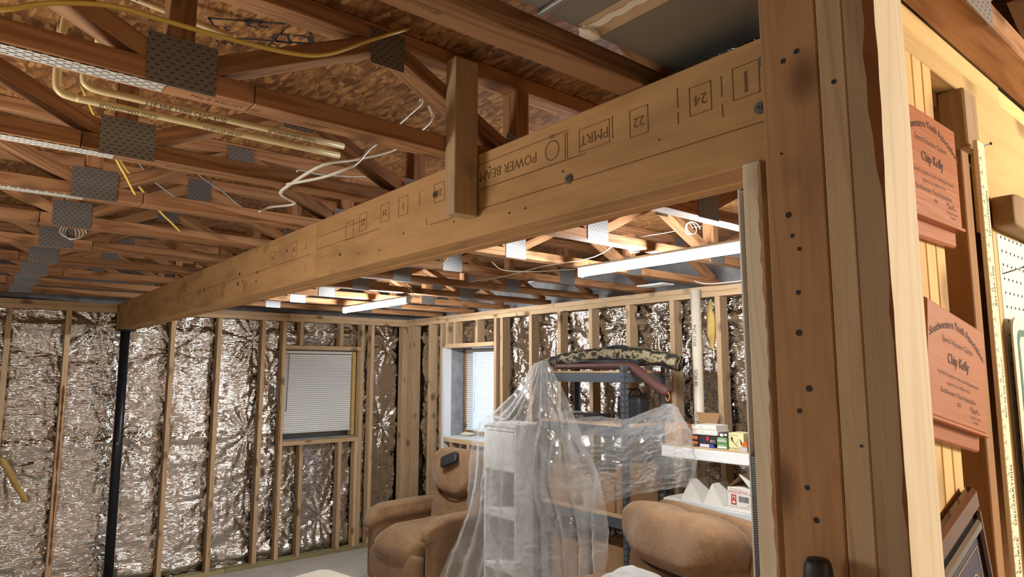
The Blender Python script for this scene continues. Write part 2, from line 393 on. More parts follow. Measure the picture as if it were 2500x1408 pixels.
def vnoise(shape, cells, r):   # smooth value noise on a grid
    g = r.random((cells[0] + 2, cells[1] + 2))
    u = np.linspace(0, cells[0], shape[0]); v = np.linspace(0, cells[1], shape[1])
    i = np.minimum(u.astype(int), cells[0]); j = np.minimum(v.astype(int), cells[1])
    fu = u - i; fv = v - j; fu = fu * fu * (3 - 2 * fu); fv = fv * fv * (3 - 2 * fv)
    a = g[np.ix_(i, j)]; b = g[np.ix_(i + 1, j)]; c = g[np.ix_(i, j + 1)]; d = g[np.ix_(i + 1, j + 1)]
    fu = fu[:, None]; fv = fv[None, :]
    return (a * (1 - fu) + b * fu) * (1 - fv) + (c * (1 - fu) + d * fu) * fv - 0.5
def foil_height(U, Z, r, puckers, length):
    sh = U.shape; h = np.zeros(sh)
    for cx, cz, am in ((3, 5, 0.030), (6, 14, 0.018), (13, 34, 0.012), (26, 66, 0.008), (50, 120, 0.0035)):
        n = vnoise(sh, (max(2, int(cx * length)), cz), r)
        h += am * (np.abs(n) * 2 - 0.5 if cx > 6 else n)
    for z0, am in ((2.18, 0.022), (1.22, 0.022), (0.12, 0.018), (1.02, 0.008)):
        wob = 0.05 * vnoise(sh, (int(3 * length), 2), r)
        h += am * np.exp(-((Z - z0 - wob) / 0.045) ** 2) * (0.4 + 1.6 * (vnoise(sh, (int(9 * length), 3), r) + 0.5))
    for pu, pz, R, am in puckers:
        d = np.hypot(U - pu, Z - pz) + 1e-4; th = np.arctan2(Z - pz, U - pu)
        ph = r.random() * 6
        h += am * np.exp(-d / R) * (0.8 * np.sin(9 * th + ph + 2.0 * np.sin(3 * th)) + 0.5 * np.sin(17 * th + ph * 2)) - am * 1.3 * np.exp(-(d / (R * 0.35)) ** 2)
    return h
def foil(name, parent, axis, pos, u0, u1, z0, z1, holes, puckers, seed, step=0.0125):
    r = np.random.default_rng(seed)
    nu, nz = int((u1 - u0) / step) + 1, int((z1 - z0) / step) + 1
    u = np.linspace(u0, u1, nu); z = np.linspace(z0, z1, nz); U, Z = np.meshgrid(u, z, indexing='ij')
    H = np.clip(foil_height(U, Z, r, puckers, u1 - u0), -0.035, 0.05)
    P = pos - H
    V = np.stack([U, P, Z], -1) if axis == 'y' else np.stack([P, U, Z], -1)
    idx = np.arange(nu * nz).reshape(nu, nz)
    uc = 0.5 * (u[:-1] + u[1:])[:, None] + 0 * z[None, :-1]; zc = 0.5 * (z[:-1] + z[1:])[None, :] + 0 * u[:-1, None]
    keep = np.ones(uc.shape, bool)
    for a, b, c, d in holes: keep &= ~((uc > a) & (uc < b) & (zc > c) & (zc < d))
    Q = np.stack([idx[:-1, :-1], idx[1:, :-1], idx[1:, 1:], idx[:-1, 1:]], -1)[keep]
    if axis == 'x': Q = Q[:, ::-1]
    return meshobj(name, (V.reshape(-1, 3).tolist(), Q.tolist()), M['foil'], parent, True)

# ------------------------------------------------------------------ floor, ceiling, outer walls
ZT = 2.383           # top of wall plates and of the beam
DECK = 2.668
XR, YB = 3.85, 6.50  # inner faces of the right and back stud walls
o = box('floor', -2.7, 4.3, -2.7, 7.0, -0.12, 0.0, M['concrete'], bev=0); tag(o, 'pale bare concrete basement floor', 'floor', kind='structure')
ceil = thing('ceiling', 'brown strand board subfloor seen between the trusses overhead', 'ceiling', kind='structure')
for i, x0 in enumerate((-2.7, -1.87, -0.65, 0.57, 1.79, 3.01)):
    x1 = (-1.87, -0.65, 0.57, 1.79, 3.01, 4.1)[i]
    ys = (-2.7, -1.2, 1.2, 3.6, 6.0, 6.9) if i % 2 else (-2.7, -2.4, 0.0, 2.4, 4.8, 6.9)
    for a, b in zip(ys[:-1], ys[1:]):
        box('strand_board', x0 + 0.002, x1 - 0.002, a + 0.002, b - 0.002, DECK, DECK + 0.02, M['osb'], ceil, 'y', 0.001)
box('upper_floor', -2.7, 4.3, -2.7, 7.0, DECK + 0.022, DECK + 0.06, M['card'], ceil, 'x', 0)
# printed marks on the strand board
def deckmark(s, x, y, size, rot=0.0, mat='ink'):
    ux = (math.cos(rot), math.sin(rot), 0); uy = (math.sin(rot), -math.cos(rot), 0)
    return xf(textvf(s, size), frame((x, y, DECK - 0.0012), ux, uy))
mk = [deckmark('CD', 0.60, 1.62, 0.075, 2.6), deckmark('23', 0.50, 1.60, 0.06, 2.6), deckmark('32 16', 0.42, 1.70, 0.05, 2.6), deckmark('OSB SPAN', 0.52, 1.72, 0.035, 2.6),
      xf(rectvf(-0.12, 0.12, -0.05, 0.05, 0.006), frame((0.53, 1.63, DECK - 0.0012), (math.cos(2.6), math.sin(2.6), 0), (math.sin(2.6), -math.cos(2.6), 0)))]
meshobj('printed_stamp', merge(*mk), M['ink'], ceil)
wl = box('wall_left', -2.75, -2.6, -2.7, 7.0, 0, DECK, M['concrete'], bev=0); tag(wl, 'plain concrete wall beyond the left bay', 'wall', kind='structure')
wr = box('wall_rear', -2.7, 4.3, -2.75, -2.6, 0, DECK, M['concrete'], bev=0); tag(wr, 'plain concrete wall behind the shop', 'wall', kind='structure')

# ------------------------------------------------------------------ back wall (faces the camera): foil, studs, plates
W1 = thing('wall_back', 'foil insulated stud wall with the wide blind covered window', 'wall', kind='structure')
SD = 0.089
WX0, WX1, WZ0, WZ1 = 2.487, 3.293, 1.13, 2.03   # rough opening of window 1
foil('foil_insulation', W1, 'y', YB + 0.115, -2.6, 4.02, 0.03, ZT - 0.05, [(WX0 - .01, WX1 + .01, WZ0 - 0.03, WZ1 + 0.04)],
     [(2.18, 1.22, 0.16, 0.030), (1.17, 1.16, 0.12, 0.026), (1.10, 1.28, 0.10, 0.02), (0.05, 2.1, 0.22, 0.02), (3.62, 1.25, 0.17, 0.035), (3.66, 2.1, 0.15, 0.025), (1.5, 2.0, 0.2, 0.018),
      (2.2, 2.12, 0.18, 0.028), (0.35, 1.05, 0.16, 0.02), (2.95, 0.35, 0.18, 0.022), (2.36, 1.75, 0.14, 0.022), (0.9, 2.2, 0.2, 0.02)], 3)
box('concrete_backing', -2.7, WX0 - 0.01, YB + 0.18, YB + 0.40, 0, ZT + 0.25, M['rconc'], W1, bev=0)
box('concrete_backing', WX1 + 0.01, 4.3, YB + 0.18, YB + 0.40, 0, ZT + 0.25, M['rconc'], W1, bev=0)
box('concrete_backing', WX0 - 0.01, WX1 + 0.01, YB + 0.18, YB + 0.40, 0, WZ0 - 0.04, M['rconc'], W1, bev=0)
box('concrete_backing', WX0 - 0.01, WX1 + 0.01, YB + 0.18, YB + 0.40, WZ1 + 0.04, ZT + 0.25, M['rconc'], W1, bev=0)
def stud1(x, z0=0.038, z1=ZT - 0.076, wd=0.038, nm='stud', m='stud'):
    return box(nm, x - wd / 2, x + wd / 2, YB, YB + SD, z0, z1, M[m], W1, 'z')
for x in (-2.2, -1.78, -1.36, -0.95, -0.54, -0.13, 0.28, 0.672, 1.461, 1.855, 2.263): stud1(x)
stud1(2.467, nm='king_stud'); stud1(3.312, nm='king_stud'); stud1(3.432, nm='king_stud')
box('corner_stud', 3.80, XR, YB - 0.0, YB + SD, 0.038, ZT - 0.076, M['stud'], W1, 'z')
box('corner_stud', XR + 0.002, XR + 0.04, YB, YB + SD, 0.038, ZT - 0.076, M['stud'], W1, 'z')
for x in (2.64, 3.07): stud1(x, WZ1 + 0.04, nm='cripple_stud')
for x in (2.68, 3.09): stud1(x, z1=WZ0 - 0.038, nm='cripple_stud')
stud1(3.27, z1=WZ0 - 0.038, nm='cripple_stud')
box('window_header', WX0, WX1, YB, YB + SD, WZ1, WZ1 + 0.038, M['stud'], W1, 'x')
box('rough_sill', WX0, WX1, YB - 0.004, YB + SD, WZ0 - 0.038, WZ0, M['stud'], W1, 'x')
for nm, z in (('top_plate', ZT - 0.076), ('cap_plate', ZT - 0.038)):
    for a, b in ((-2.6, -0.35), (-0.348, 1.012), (1.148, 2.5), (2.502, XR + 0.12)):
        box(nm, a, b, YB, YB + SD, z + 0.0005, z + 0.0375, M['stud'], W1, 'x')
for a, b in ((-2.6, 0.4), (0.402, 2.0), (2.002, XR)): box('bottom_plate', a, b, YB, YB + SD, 0, 0.038, M['treated'], W1, 'x')
# rust red bark stains on two studs
def stain(parent, x, z0, z1, wd, r):
    n = 22; V, F = [], []
    for i in range(n + 1):
        z = z0 + (z1 - z0) * i / n; a = wd * (0.25 + 0.75 * r.random()) * (0.3 if i in (0, n) else 1)
        V += [(x - a / 2, YB - 0.0009, z), (x + a / 2, YB - 0.0009, z)]
    for i in range(n): F.append((2 * i, 2 * i + 1, 2 * i + 3, 2 * i + 2))
    meshobj('bark_stain', (V, F), M['rust'], parent)
stain(W1, 0.676, 0.3, 1.0, 0.020, rng); stain(W1, 0.673, 1.0, 1.7, 0.026, rng); stain(W1, 2.456, 0.3, 1.9, 0.010, rng)
# window 1 reveal, frame and blind
w1 = thing('window_1', 'wide window in the foil wall behind a lowered white blind', 'window', kind='structure')
YW = YB + 0.27
box('dusty_sill', WX0, WX1, YB + SD, YW + 0.05, WZ0 - 0.03, WZ0 + 0.012, M['rconc'], w1, 'x')
for nm, a in (('frame_bottom', (WX0, WX1, WZ0 + 0.012, WZ0 + 0.06)), ('frame_top', (WX0, WX1, WZ1 - 0.04, WZ1))):
    box(nm, a[0], a[1], YW - 0.03, YW + 0.03, a[2], a[3], M['duct'], w1, 'x')
for x in (WX0 + 0.0, WX1 - 0.075): box('frame_side', x, x + 0.04, YW - 0.03, YW + 0.03, WZ0 + 0.06, WZ1 - 0.04, M['duct'], w1, 'z')
box('glass_pane', WX0 + 0.04, WX1 - 0.075, YW, YW + 0.005, WZ0 + 0.06, WZ1 - 0.04, M['glass'], w1, 'x', 0)
box('well_wall', WX0 - 0.1, WX1 + 0.1, YW + 0.25, YW + 0.3, WZ0 - 0.2, WZ1 + 0.3, M['rconc'], w1, 'x', 0)
box('foam_edge', WX1 - 0.04, WX1 - 0.004, YB + SD + 0.002, YB + 0.20, WZ0 + 0.014, WZ1 - 0.002, M['foam'], w1, 'z', 0.008)
def blind(name, label, along, p0, p1, pos, z0, z1, n, tilt, sign, sm='slat'):
    t = thing(name, label, 'blind', group=None)
    L = p1 - p0
    def B(nm, a0, a1, d0, d1, za, zb, m, par=t):
        d0, d1 = sorted((pos + sign * d0, pos + sign * d1))
        return box(nm, a0, a1, d0, d1, za, zb, m, par) if along == 'x' else box(nm, d0, d1, a0, a1, za, zb, m, par)
    B('headrail', p0, p1, -0.014, 0.014, z1 - 0.028, z1, M['wplastic'])
    B('bottom_rail', p0, p1, -0.012, 0.012, z0, z0 + 0.014, M['wplastic'])
    me = None; dz = (z1 - 0.035 - z0 - 0.016) / n
    V, F = [], []
    for k, (dd, hh) in enumerate(((-0.0125, -0.001), (0, 0.0018), (0.0125, -0.001))):
        c, s_ = math.cos(tilt), math.sin(tilt); d2, h2 = dd * c - hh * s_, dd * s_ + hh * c
        for a in (-L / 2 + 0.004, L / 2 - 0.004): V.append((a, sign * d2, h2) if along == 'x' else (sign * d2, a, h2))
    F = [(0, 1, 3, 2), (2, 3, 5, 4)]
    me = bpy.data.meshes.new('slat'); me.from_pydata(V, [], F); me.materials.append(M[sm]); me.update()
    for i in range(n):
        s = bpy.data.objects.new('slat', me); z = z0 + 0.016 + dz * (i + 0.5)
        s.location = ((p0 + p1) / 2, pos, z) if along == 'x' else (pos, (p0 + p1) / 2, z); link(s, t)
    for fr in (0.16, 0.84):
        a = p0 + L * fr; q = pos - sign * 0.015
        pts = [(a, q, z1 - 0.02), (a, q, z0 + 0.01)] if along == 'x' else [(q, a, z1 - 0.02), (q, a, z0 + 0.01)]
        tube('ladder_cord', pts, 0.001, M['cable_w'], t, 1, 6)
    return t
b1 = blind('window_blind', 'wide white slatted blind closed over the window of the back wall', 'x', WX0 + 0.01, WX1 - 0.05, YB + 0.11, 1.20, 2.020, 38, -0.85, -1, 'slat_white')
tube('tilt_wand', [(2.56, YB + 0.10, 1.99), (2.546, YB + 0.098, 1.42)], 0.0045, M['cable_g'], b1, 1, 8)

# ------------------------------------------------------------------ right wall
W2 = thing('wall_right', 'foil insulated stud wall with the narrow daylight window', 'wall', kind='structure')
RY0, RY1, RZ0, RZ1 = 4.923, 5.742, 1.15, 2.05
foil('foil_insulation', W2, 'x', XR + 0.115, 0.5, 6.56, 0.03, ZT - 0.05, [(RY0 - .01, RY1 + .01, RZ0 - 0.03, RZ1 + 0.04)],
     [(6.12, 1.32, 0.15, 0.035), (4.15, 2.2, 0.14, 0.03), (3.45, 2.16, 0.16, 0.03), (3.1, 2.2, 0.14, 0.03), (2.75, 2.15, 0.12, 0.03), (2.3, 2.05, 0.14, 0.03), (2.3, 1.2, 0.2, 0.03), (6.2, 2.2, 0.14, 0.02), (4.5, 1.5, 0.2, 0.02)], 11)
for a in ((0.5, RY0 - 0.01, 0, ZT + 0.25), (RY1 + 0.01, 7.0, 0, ZT + 0.25), (RY0 - 0.01, RY1 + 0.01, 0, RZ0 - 0.04), (RY0 - 0.01, RY1 + 0.01, RZ1 + 0.04, ZT + 0.25)):
    box('concrete_backing', XR + 0.18, XR + 0.36, a[0], a[1], a[2], a[3], M['rconc'], W2, 'y', 0)
box('concrete_backing', XR + 0.1, XR + 0.3, -2.7, 0.5, 0, DECK, M['concrete'], W2, 'y', 0)
def stud2(y, z0=0.038, z1=ZT - 0.076, wd=0.038, nm='stud', m='stud'):   # y: near edge
    return box(nm, XR, XR + SD, y, y + wd, z0, z1, M[m], W2, 'z')
for y in (6.35, 6.01, 4.384, 4.02, 3.66, 3.27, 2.87, 2.50, 2.10, 1.72, 1.32, 0.92): stud2(y)
box('corner_board', XR - 0.004, XR + 0.05, 6.43, 6.468, 0.038, ZT - 0.076, M['stud'], W2, 'z')
stud2(5.79, nm='king_stud'); stud2(4.79, nm='king_stud')
stud2(5.744, z1=RZ1 + 0.0, wd=0.042, nm='jack_stud', m='white'); stud2(4.885, nm='jack_stud')
box('window_header', XR - 0.003, XR + SD, RY0, RY1 + 0.045, RZ1, RZ1 + 0.04, M['stud'], W2, 'y')
box('rough_sill', XR - 0.004, XR + SD, RY0, RY1, RZ0 - 0.04, RZ0, M['stud'], W2, 'y')
for y in (5.69, 5.55, 5.18): stud2(y, RZ1 + 0.04, nm='cripple_stud')
for y in (5.6, 5.3): stud2(y, z1=RZ0 - 0.04, nm='cripple_stud')
for nm, z in (('top_plate', ZT - 0.076), ('cap_plate', ZT - 0.038)):
    for a, b in ((0.5, 2.2), (2.202, 4.6), (4.602, YB + SD)):
        if nm == 'cap_plate': a, b = max(0.5, a - 0.5), min(YB - 0.001, b - 0.5) if b < 6 else YB - 0.001
        box(nm, XR, XR + SD, a, b - 0.002, z + 0.0005, z + 0.0375, M['stud'], W2, 'y')
box('bottom_plate', XR, XR + SD, 0.5, YB - 0.001, 0, 0.038, M['treated'], W2, 'y')
w2 = thing('window_2', 'narrow basement window with daylight behind its blind', 'window', kind='structure')
XW = XR + 0.30
box('painted_sill', XR + 0.002, XW, RY0, RY1 - 0.001, RZ0, RZ0 + 0.012, M['white'], w2, 'y')
box('concrete_jamb', XR + SD + 0.002, XW - 0.055, RY1 + 0.001, RY1 + 0.03, RZ0, RZ1, M['rconc'], w2, 'z', 0.004)
box('concrete_jamb', XR + SD + 0.002, XW - 0.055, RY0 - 0.03, RY0 - 0.001, RZ0, RZ1, M['rconc'], w2, 'z', 0.004)
box('concrete_head', XR + SD + 0.002, XW - 0.055, RY0, RY1, RZ1 + 0.001, RZ1 + 0.03, M['rconc'], w2, 'y', 0.004)
for y in (RY1 - 0.035, RY0): box('brown_jamb', XW - 0.05, XW + 0.04, y, y + 0.035, RZ0 + 0.012, RZ1, M['brown'], w2, 'z')
box('frame_top', XW - 0.02, XW + 0.04, RY0 + 0.035, RY1 - 0.035, RZ1 - 0.04, RZ1, M['brown'], w2, 'y')
box('frame_bottom', XW - 0.02, XW + 0.04, RY0 + 0.035, RY1 - 0.035, RZ0 + 0.012, RZ0 + 0.05, M['brown'], w2, 'y')
box('glass_pane', XW + 0.015, XW + 0.02, RY0 + 0.035, RY1 - 0.035, RZ0 + 0.05, RZ1 - 0.04, M['glass'], w2, 'y', 0)
b2 = blind('window_blind', 'narrow white blind glowing blue with daylight in the right wall', 'y', RY0 + 0.04, RY1 - 0.04, XW - 0.045, 1.215, 2.035, 40, -0.5, -1)
tube('tilt_wand', [(XW - 0.07, 5.53, 2.0), (XW - 0.072, 5.53, 1.40)], 0.003, M['wplastic'], b2, 1, 8)
# crumpled rag on the sill
def blob(name, c, s, mat, parent=None, e1=1.0, e2=1.0, nu=28, nv=18, nz=0.0, seed=0, rot=None, smooth=True, fn=None):
    r = np.random.default_rng(seed); nzg = vnoise((nv + 1, nu + 1), (5, 7), r) + 0.5 * vnoise((nv + 1, nu + 1), (9, 14), r)
    sg = lambda x, p: math.copysign(abs(x) ** p, x)
    V, F = [], []
    for j in range(nv + 1):
        ph = -PI / 2 + PI * j / nv
        for i in range(nu):
            th = 2 * PI * i / nu
            k = 1 + nz * (nzg[j, i] * (1 - i / nu) + nzg[j, 0] * (i / nu)) * math.cos(ph) if nz else 1.0
            p = Vector((sg(math.cos(ph), e1) * sg(math.cos(th), e2) * s[0] * k, sg(math.cos(ph), e1) * sg(math.sin(th), e2) * s[1] * k, sg(math.sin(ph), e1) * s[2] * k))
            if fn: p = Vector(fn(p))
            V.append(p)
    for j in range(nv):
        for i in range(nu): i2 = (i + 1) % nu; F.append((j * nu + i, j * nu + i2, (j + 1) * nu + i2, (j + 1) * nu + i))
    return meshobj(name, (V, F), mat, parent, smooth, c, rot)
tag(blob('rag', (XW - 0.11, 5.60, RZ0 + 0.028), (0.05, 0.075, 0.024), M['torn'], nz=0.9, seed=4), 'crumpled tan rag on the sill of the narrow window', 'rag')
# vertical white drain pipe on the right wall with foam beside it
pp = thing('drain_pipe', 'cream vertical plastic pipe with lettering between right wall studs', 'pipe', (XR - 0.036, 2.66, 0))
tube('pipe_body', [(0, 0, 0.0), (0, 0, 2.36)], 0.033, M['cream'], pp, 1, 16)
for i, s in enumerate(('PVC 1120', 'SCH 40', 'ASTM D', '2 IN')):
    meshobj('pipe_lettering', xf(textvf(s, 0.035), frame((-0.0345, -0.004, 2.05 - 0.28 * i), (0, 0, -1), (0, -1, 0))), M['ink'], pp)
f_ = blob('foam_strip', (XR + 0.02, 2.585, 2.12), (0.02, 0.033, 0.16), M['foam'], nz=0.9, seed=9); tag(f_, 'strip of dried yellow foam beside the cream wall pipe', 'foam')
f2 = blob('foam_stick', (0.40, YB - 0.02, 0.985), (0.022, 0.02, 0.20), M['foam'], e1=0.5, nz=0.35, seed=2, rot=(0, -0.48, 0)); tag(f2, 'slanting yellow foam stick at far left of the foil wall', 'foam')

# ------------------------------------------------------------------ beam, column
BX0, BX1, BZ0 = 1.018, 1.145, 2.163
bm_ = thing('support_beam', 'long laminated wooden beam crossing the room under the trusses', 'beam')
for (a, b) in ((0.47, 2.398), (2.402, YB + 0.06)):
    for k in range(3):
        x0 = BX0 + k * 0.0424
        box('ply', x0, x0 + 0.042, a, b, BZ0 + (0.002 if k == 1 else 0), ZT - 0.001, M['beam'], bm_, 'y', 0.002)
def onbeam(px_y, z): return frame((BX0 - 0.0008, px_y, z), (0, -1, 0), (0, 0, 1))   # art x runs towards the camera
def onbeam180(y, z): return frame((BX0 - 0.0008, y, z), (0, 1, 0), (0, 0, -1))
st = []
# boxes: y centre, z centre, half width, half height, text (upside down)
for y, z, hw, hh, s, ts in ((0.592, 2.315, 0.026, 0.030, '1', 0.055), (0.685, 2.312, 0.024, 0.028, '24', 0.030), (0.83, 2.312, 0.024, 0.029, '22', 0.030), (0.953, 2.316, 0.045, 0.026, 'PMRT', 0.034),
                         (1.555, 2.318, 0.026, 0.028, '20', 0.03), (1.755, 2.318, 0.028, 0.030, '1', 0.035), (1.87, 2.318, 0.027, 0.030, '24', 0.028), (2.02, 2.314, 0.026, 0.031, '22', 0.03), (2.12, 2.30, 0.03, 0.031, '', 0),
                         (2.62, 2.305, 0.028, 0.03, '20', 0.028), (2.86, 2.30, 0.028, 0.028, '24', 0.028)):
    st.append(xf(rectvf(-hw, hw, -hh, hh, 0.0016), onbeam180(y, z)))
    if s: st.append(xf(textvf(s, ts), onbeam180(y, z)))
st.append(xf(circvf(0, 0, 0.024, 0.0025), onbeam(1.085, 2.318)))
st.append(xf(textvf('POWER BEAM', 0.036), onbeam180(1.25, 2.318)))
st.append(xf(textvf('122.', 0.013), onbeam180(1.085, 2.352)))
for y0, y1, z, t in ((0.98, 1.36, 2.284, 0.0014), (0.50, 1.60, 2.232, 0.0012), (1.03, 1.40, 2.352, 0.001), (1.9, 2.38, 2.272, 0.001), (2.0, 2.38, 2.318, 0.001), (2.45, 4.4, 2.262, 0.001)):
    st.append(xf(quadvf(-(y1 - y0) / 2, (y1 - y0) / 2, -t, t), onbeam((y0 + y1) / 2, z)))
for y, z, h in ((1.035, 2.318, 0.03), (1.042, 2.318, 0.03), (0.90, 2.32, 0.025), (0.735, 2.33, 0.02), (0.735, 2.29, 0.012), (0.64, 2.32, 0.02), (0.64, 2.275, 0.012), (1.62, 2.245, 0.012), (1.66, 2.32, 0.02), (2.5, 2.21, 0.014), (2.5, 2.30, 0.014)):
    st.append(xf(quadvf(-0.001, 0.001, -h, h), onbeam(y, z)))
meshobj('stamp_print', merge(*st), M['stamp'], bm_)
nh = []
for y, z, r in ((1.32, 2.335, .003), (1.36, 2.31, .0035), (1.18, 2.20, .003), (1.24, 2.2, .003), (2.19, 2.225, .006), (2.7, 2.31, .006), (3.05, 2.26, .007), (3.06, 2.22, .006), (3.3, 2.28, .008), (3.32, 2.235, .01), (3.25, 2.24, .006), (3.9, 2.26, .009), (4.3, 2.29, .009),
             (4.32, 2.24, .008), (4.36, 2.23, .007), (5.2, 2.24, .009), (1.48, 2.22, .003), (1.05, 2.26, .003), (0.78, 2.26, .002), (1.75, 2.23, .003), (2.05, 2.21, .003), (1.9, 2.20, .003)):
    nh.append(xf(circvf(0, 0, r, r * 0.98, 10), onbeam(y, z)))
h_ = meshobj('nail_hole', merge(*nh), M['ink'], bm_); h_['kind'] = 'stuff'
for y, z, r in ((0.556, 2.337, 0.0105), (0.567, 2.257, 0.0105), (1.03, 2.238, 0.0105), (1.575, 2.315, 0.0095)):
    sct = merge(cylvf((BX0 + 0.002, y, z), (BX0 - 0.004, y, z), r, 20), cylvf((BX0 - 0.003, y, z), (BX0 - 0.006, y, z), r * 0.55, 16))
    so = meshobj('washer_screw', sct, M['screw'], bm_)
    so2 = meshobj('screw_recess', cylvf((BX0 - 0.005, y, z), (BX0 - 0.0066, y, z), r * 0.26, 6), M['ink'], so)
    so['label'] = 'round grey washer head screw'
hb = box('hanging_block', 0.939, 1.012, 1.365, 1.409, 2.212, 2.632, M['stud'], None, 'z'); tag(hb, 'short upright wooden block fixed to the face of the beam', 'block')
col = thing('steel_column', 'black steel column standing under the far end of the beam', 'column', (1.075, YB - 0.05, 0))
tube('column_tube', [(0, 0, 0.012), (0, 0, BZ0 - 0.014)], 0.037, M['bmetal'], col, 1, 20)
box('cap_plate', -0.07, 0.07, -0.048, 0.048, BZ0 - 0.013, BZ0 - 0.002, M['bmetal'], col, 'x'); box('foot_plate', -0.07, 0.07, -0.048, 0.048, 0.0, 0.012, M['bmetal'], col, 'x')
meshobj('column_bolt', cylvf((-0.005, -0.036, 1.22), (-0.005, -0.043, 1.22), 0.012, 10), M['screw'], col)

# ------------------------------------------------------------------ floor trusses
TW = 0.066; CH = 0.044
BJ = [-1.52, -0.61, 0.30, 1.21, 2.12, 3.03]; TJ = [-1.065, -0.155, 0.765, 1.665, 2.575, 3.485]
YS = [0.815 + 0.5 * 0 if k == 0 else 1.412 + 0.562 * (k - 1) for k in range(0, 10)]
TL = ['floor truss nearest above the camera, its orange underside crossing top centre', 'floor truss behind the hanging block with a long pale steel strap', 'third floor truss from the camera with a pale strap below',
      'fourth floor truss from the camera with a short pale strap', 'fifth floor truss counting away from the camera', 'sixth floor truss counting away from the camera', 'seventh floor truss counting away from the camera',
      'eighth floor truss counting away from the camera', 'ninth floor truss, last but one before the back wall', 'last floor truss close to the top of the foil back wall']
def truss(k, y, x0=-2.55, x1=3.94, label=None):
    t = thing('floor_truss', label, 'truss', (0, y, ZT), group='floor trusses overhead')
    B = lambda nm, a, b, z0, z1: box(nm, a, b, 0, TW, z0, z1, M['truss'], t, 'x', 0.002)
    sx = 0.45 if k % 2 else 0.20
    segs = [x0, sx, x1] if x0 < sx else [x0, x1]
    for a, b in zip(segs[:-1], segs[1:]): B('bottom_chord', a, b - 0.002, 0.0005, CH)
    B('top_chord', x0, x1, DECK - ZT - CH, DECK - ZT - 0.001)
    zt, zb = DECK - ZT - CH, CH
    for bj in BJ + [3.9]:
        for tj in TJ:
            if 0.1 < abs(bj - tj) < 0.6 and x0 < min(bj, tj):
                dxs = 0.035 * (1 if tj > bj else -1)
                bar('diagonal_web', (bj + dxs, TW / 2, zb + 0.004), (tj - dxs * 0.8, TW / 2, zt - 0.004), TW - 0.002, 0.040, M['truss'], t)
        if x0 < bj < 3.5: box('upright_web', bj - 0.024, bj + 0.024, 0.001, TW - 0.001, zb, zt, M['truss'], t, 'z', 0.002)
    for bj in BJ:
        if bj < x0: continue
        box('nail_plate', bj - 0.062, bj + 0.068, -0.0025, -0.0005, -0.006, 0.098, M['nplate'], t, 'x', 0)
    for tj in TJ:
        if tj < x0: continue
        box('nail_plate', tj - 0.047, tj + 0.047, -0.0025, -0.0005, zt - 0.062, zt + 0.030, M['nplate'], t, 'x', 0)
    if k in (1, 2, 3):
        box('steel_strap', -1.2, 0.277, 0.008, 0.052, -0.0022, -0.0002, M['uplate'], t, 'x', 0)
    tx = {0: [(0.50, 'S-P-F KD 19 STUD'), ], 1: [(0.40, 'No.2 KD-HT SPF'), (0.60, 'S-DRY')], 2: [(0.45, 'KD-HT 063')]}.get(k, [])
    if tx:
        vf = [xf(textvf(s, 0.020 if k else 0.014), frame((x, TW * 0.55, -0.0004), (1, 0, 0), (0, -1, 0))) for x, s in tx]
        meshobj('grade_stamp', merge(*vf), M['stamp'], t)
    return t
for k, y in enumerate(YS): truss(k, y, label=TL[k])
truss(11, 0.296, x0=1.0, label='floor truss above the plaques with bright edge at top right')

# ------------------------------------------------------------------ sheet metal duct above the beam end
du = thing('metal_duct', 'dull grey sheet metal duct above the near end of the beam', 'duct', (0, 0, 0))
box('duct_shell', 0.2, 2.4, 0.385, 0.782, 2.412, 2.60, M['duct'], du, 'x', 0.006)
box('standing_seam', 0.700, 0.712, 0.385, 0.782, 2.404, 2.412, M['duct'], du, 'y', 0.002)
box('tape_strip', 0.785, 0.842, 0.385, 0.768, 2.4095, 2.4118, M['kraft'], du, 'y', 0)
V, F = [], []
for i in range(26):
    y = 0.385 + 0.385 * i / 25; wv = 0.0018 * math.sin(i * 1.7) + 0.0012 * math.sin(i * 4.1)
    V += [(0.797 + wv, y, 2.4085), (0.813 + wv * 0.5 + 0.002 * math.sin(i * 2.3), y, 2.4080)]
for i in range(25): F.append((2 * i, 2 * i + 1, 2 * i + 3, 2 * i + 2))
meshobj('torn_tape', (V, F), M['torn'], du)
blob('tape_tatter', (0.812, 0.765, 2.405), (0.028, 0.012, 0.006), M['torn'], du, nz=1.6, seed=8)
V, F = [], []
for i in range(60):
    y = 0.47 + 0.30 * i / 59
    for j in range(4): V.append((1.035 + 0.03 * j, y, 2.390 + 0.006 * rng.random() + 0.003 * j))
for i in range(59):
    for j in range(3): F.append((4 * i + j, 4 * i + j + 1, 4 * i + j + 5, 4 * i + j + 4))
fs = meshobj('foil_tape', (V, F), M['duct']); tag(fs, 'crinkled silver tape lying along the top of the beam', 'tape')

# ------------------------------------------------------------------ near partition wall on the right
WF = thing('wall_front', 'open stud partition with hung plaques at the near end of the beam', 'wall', kind='structure')
PY = 0.366
ZP = 2.388
box('end_board', 0.880, 0.960, 0.4035, 0.487, 0, 2.64, M['brown'], WF, 'z', 0.002)
box('end_board', 0.880, 0.960, 0.3670, 0.4025, 0, 2.64, M['greyb'], WF, 'z', 0.002)
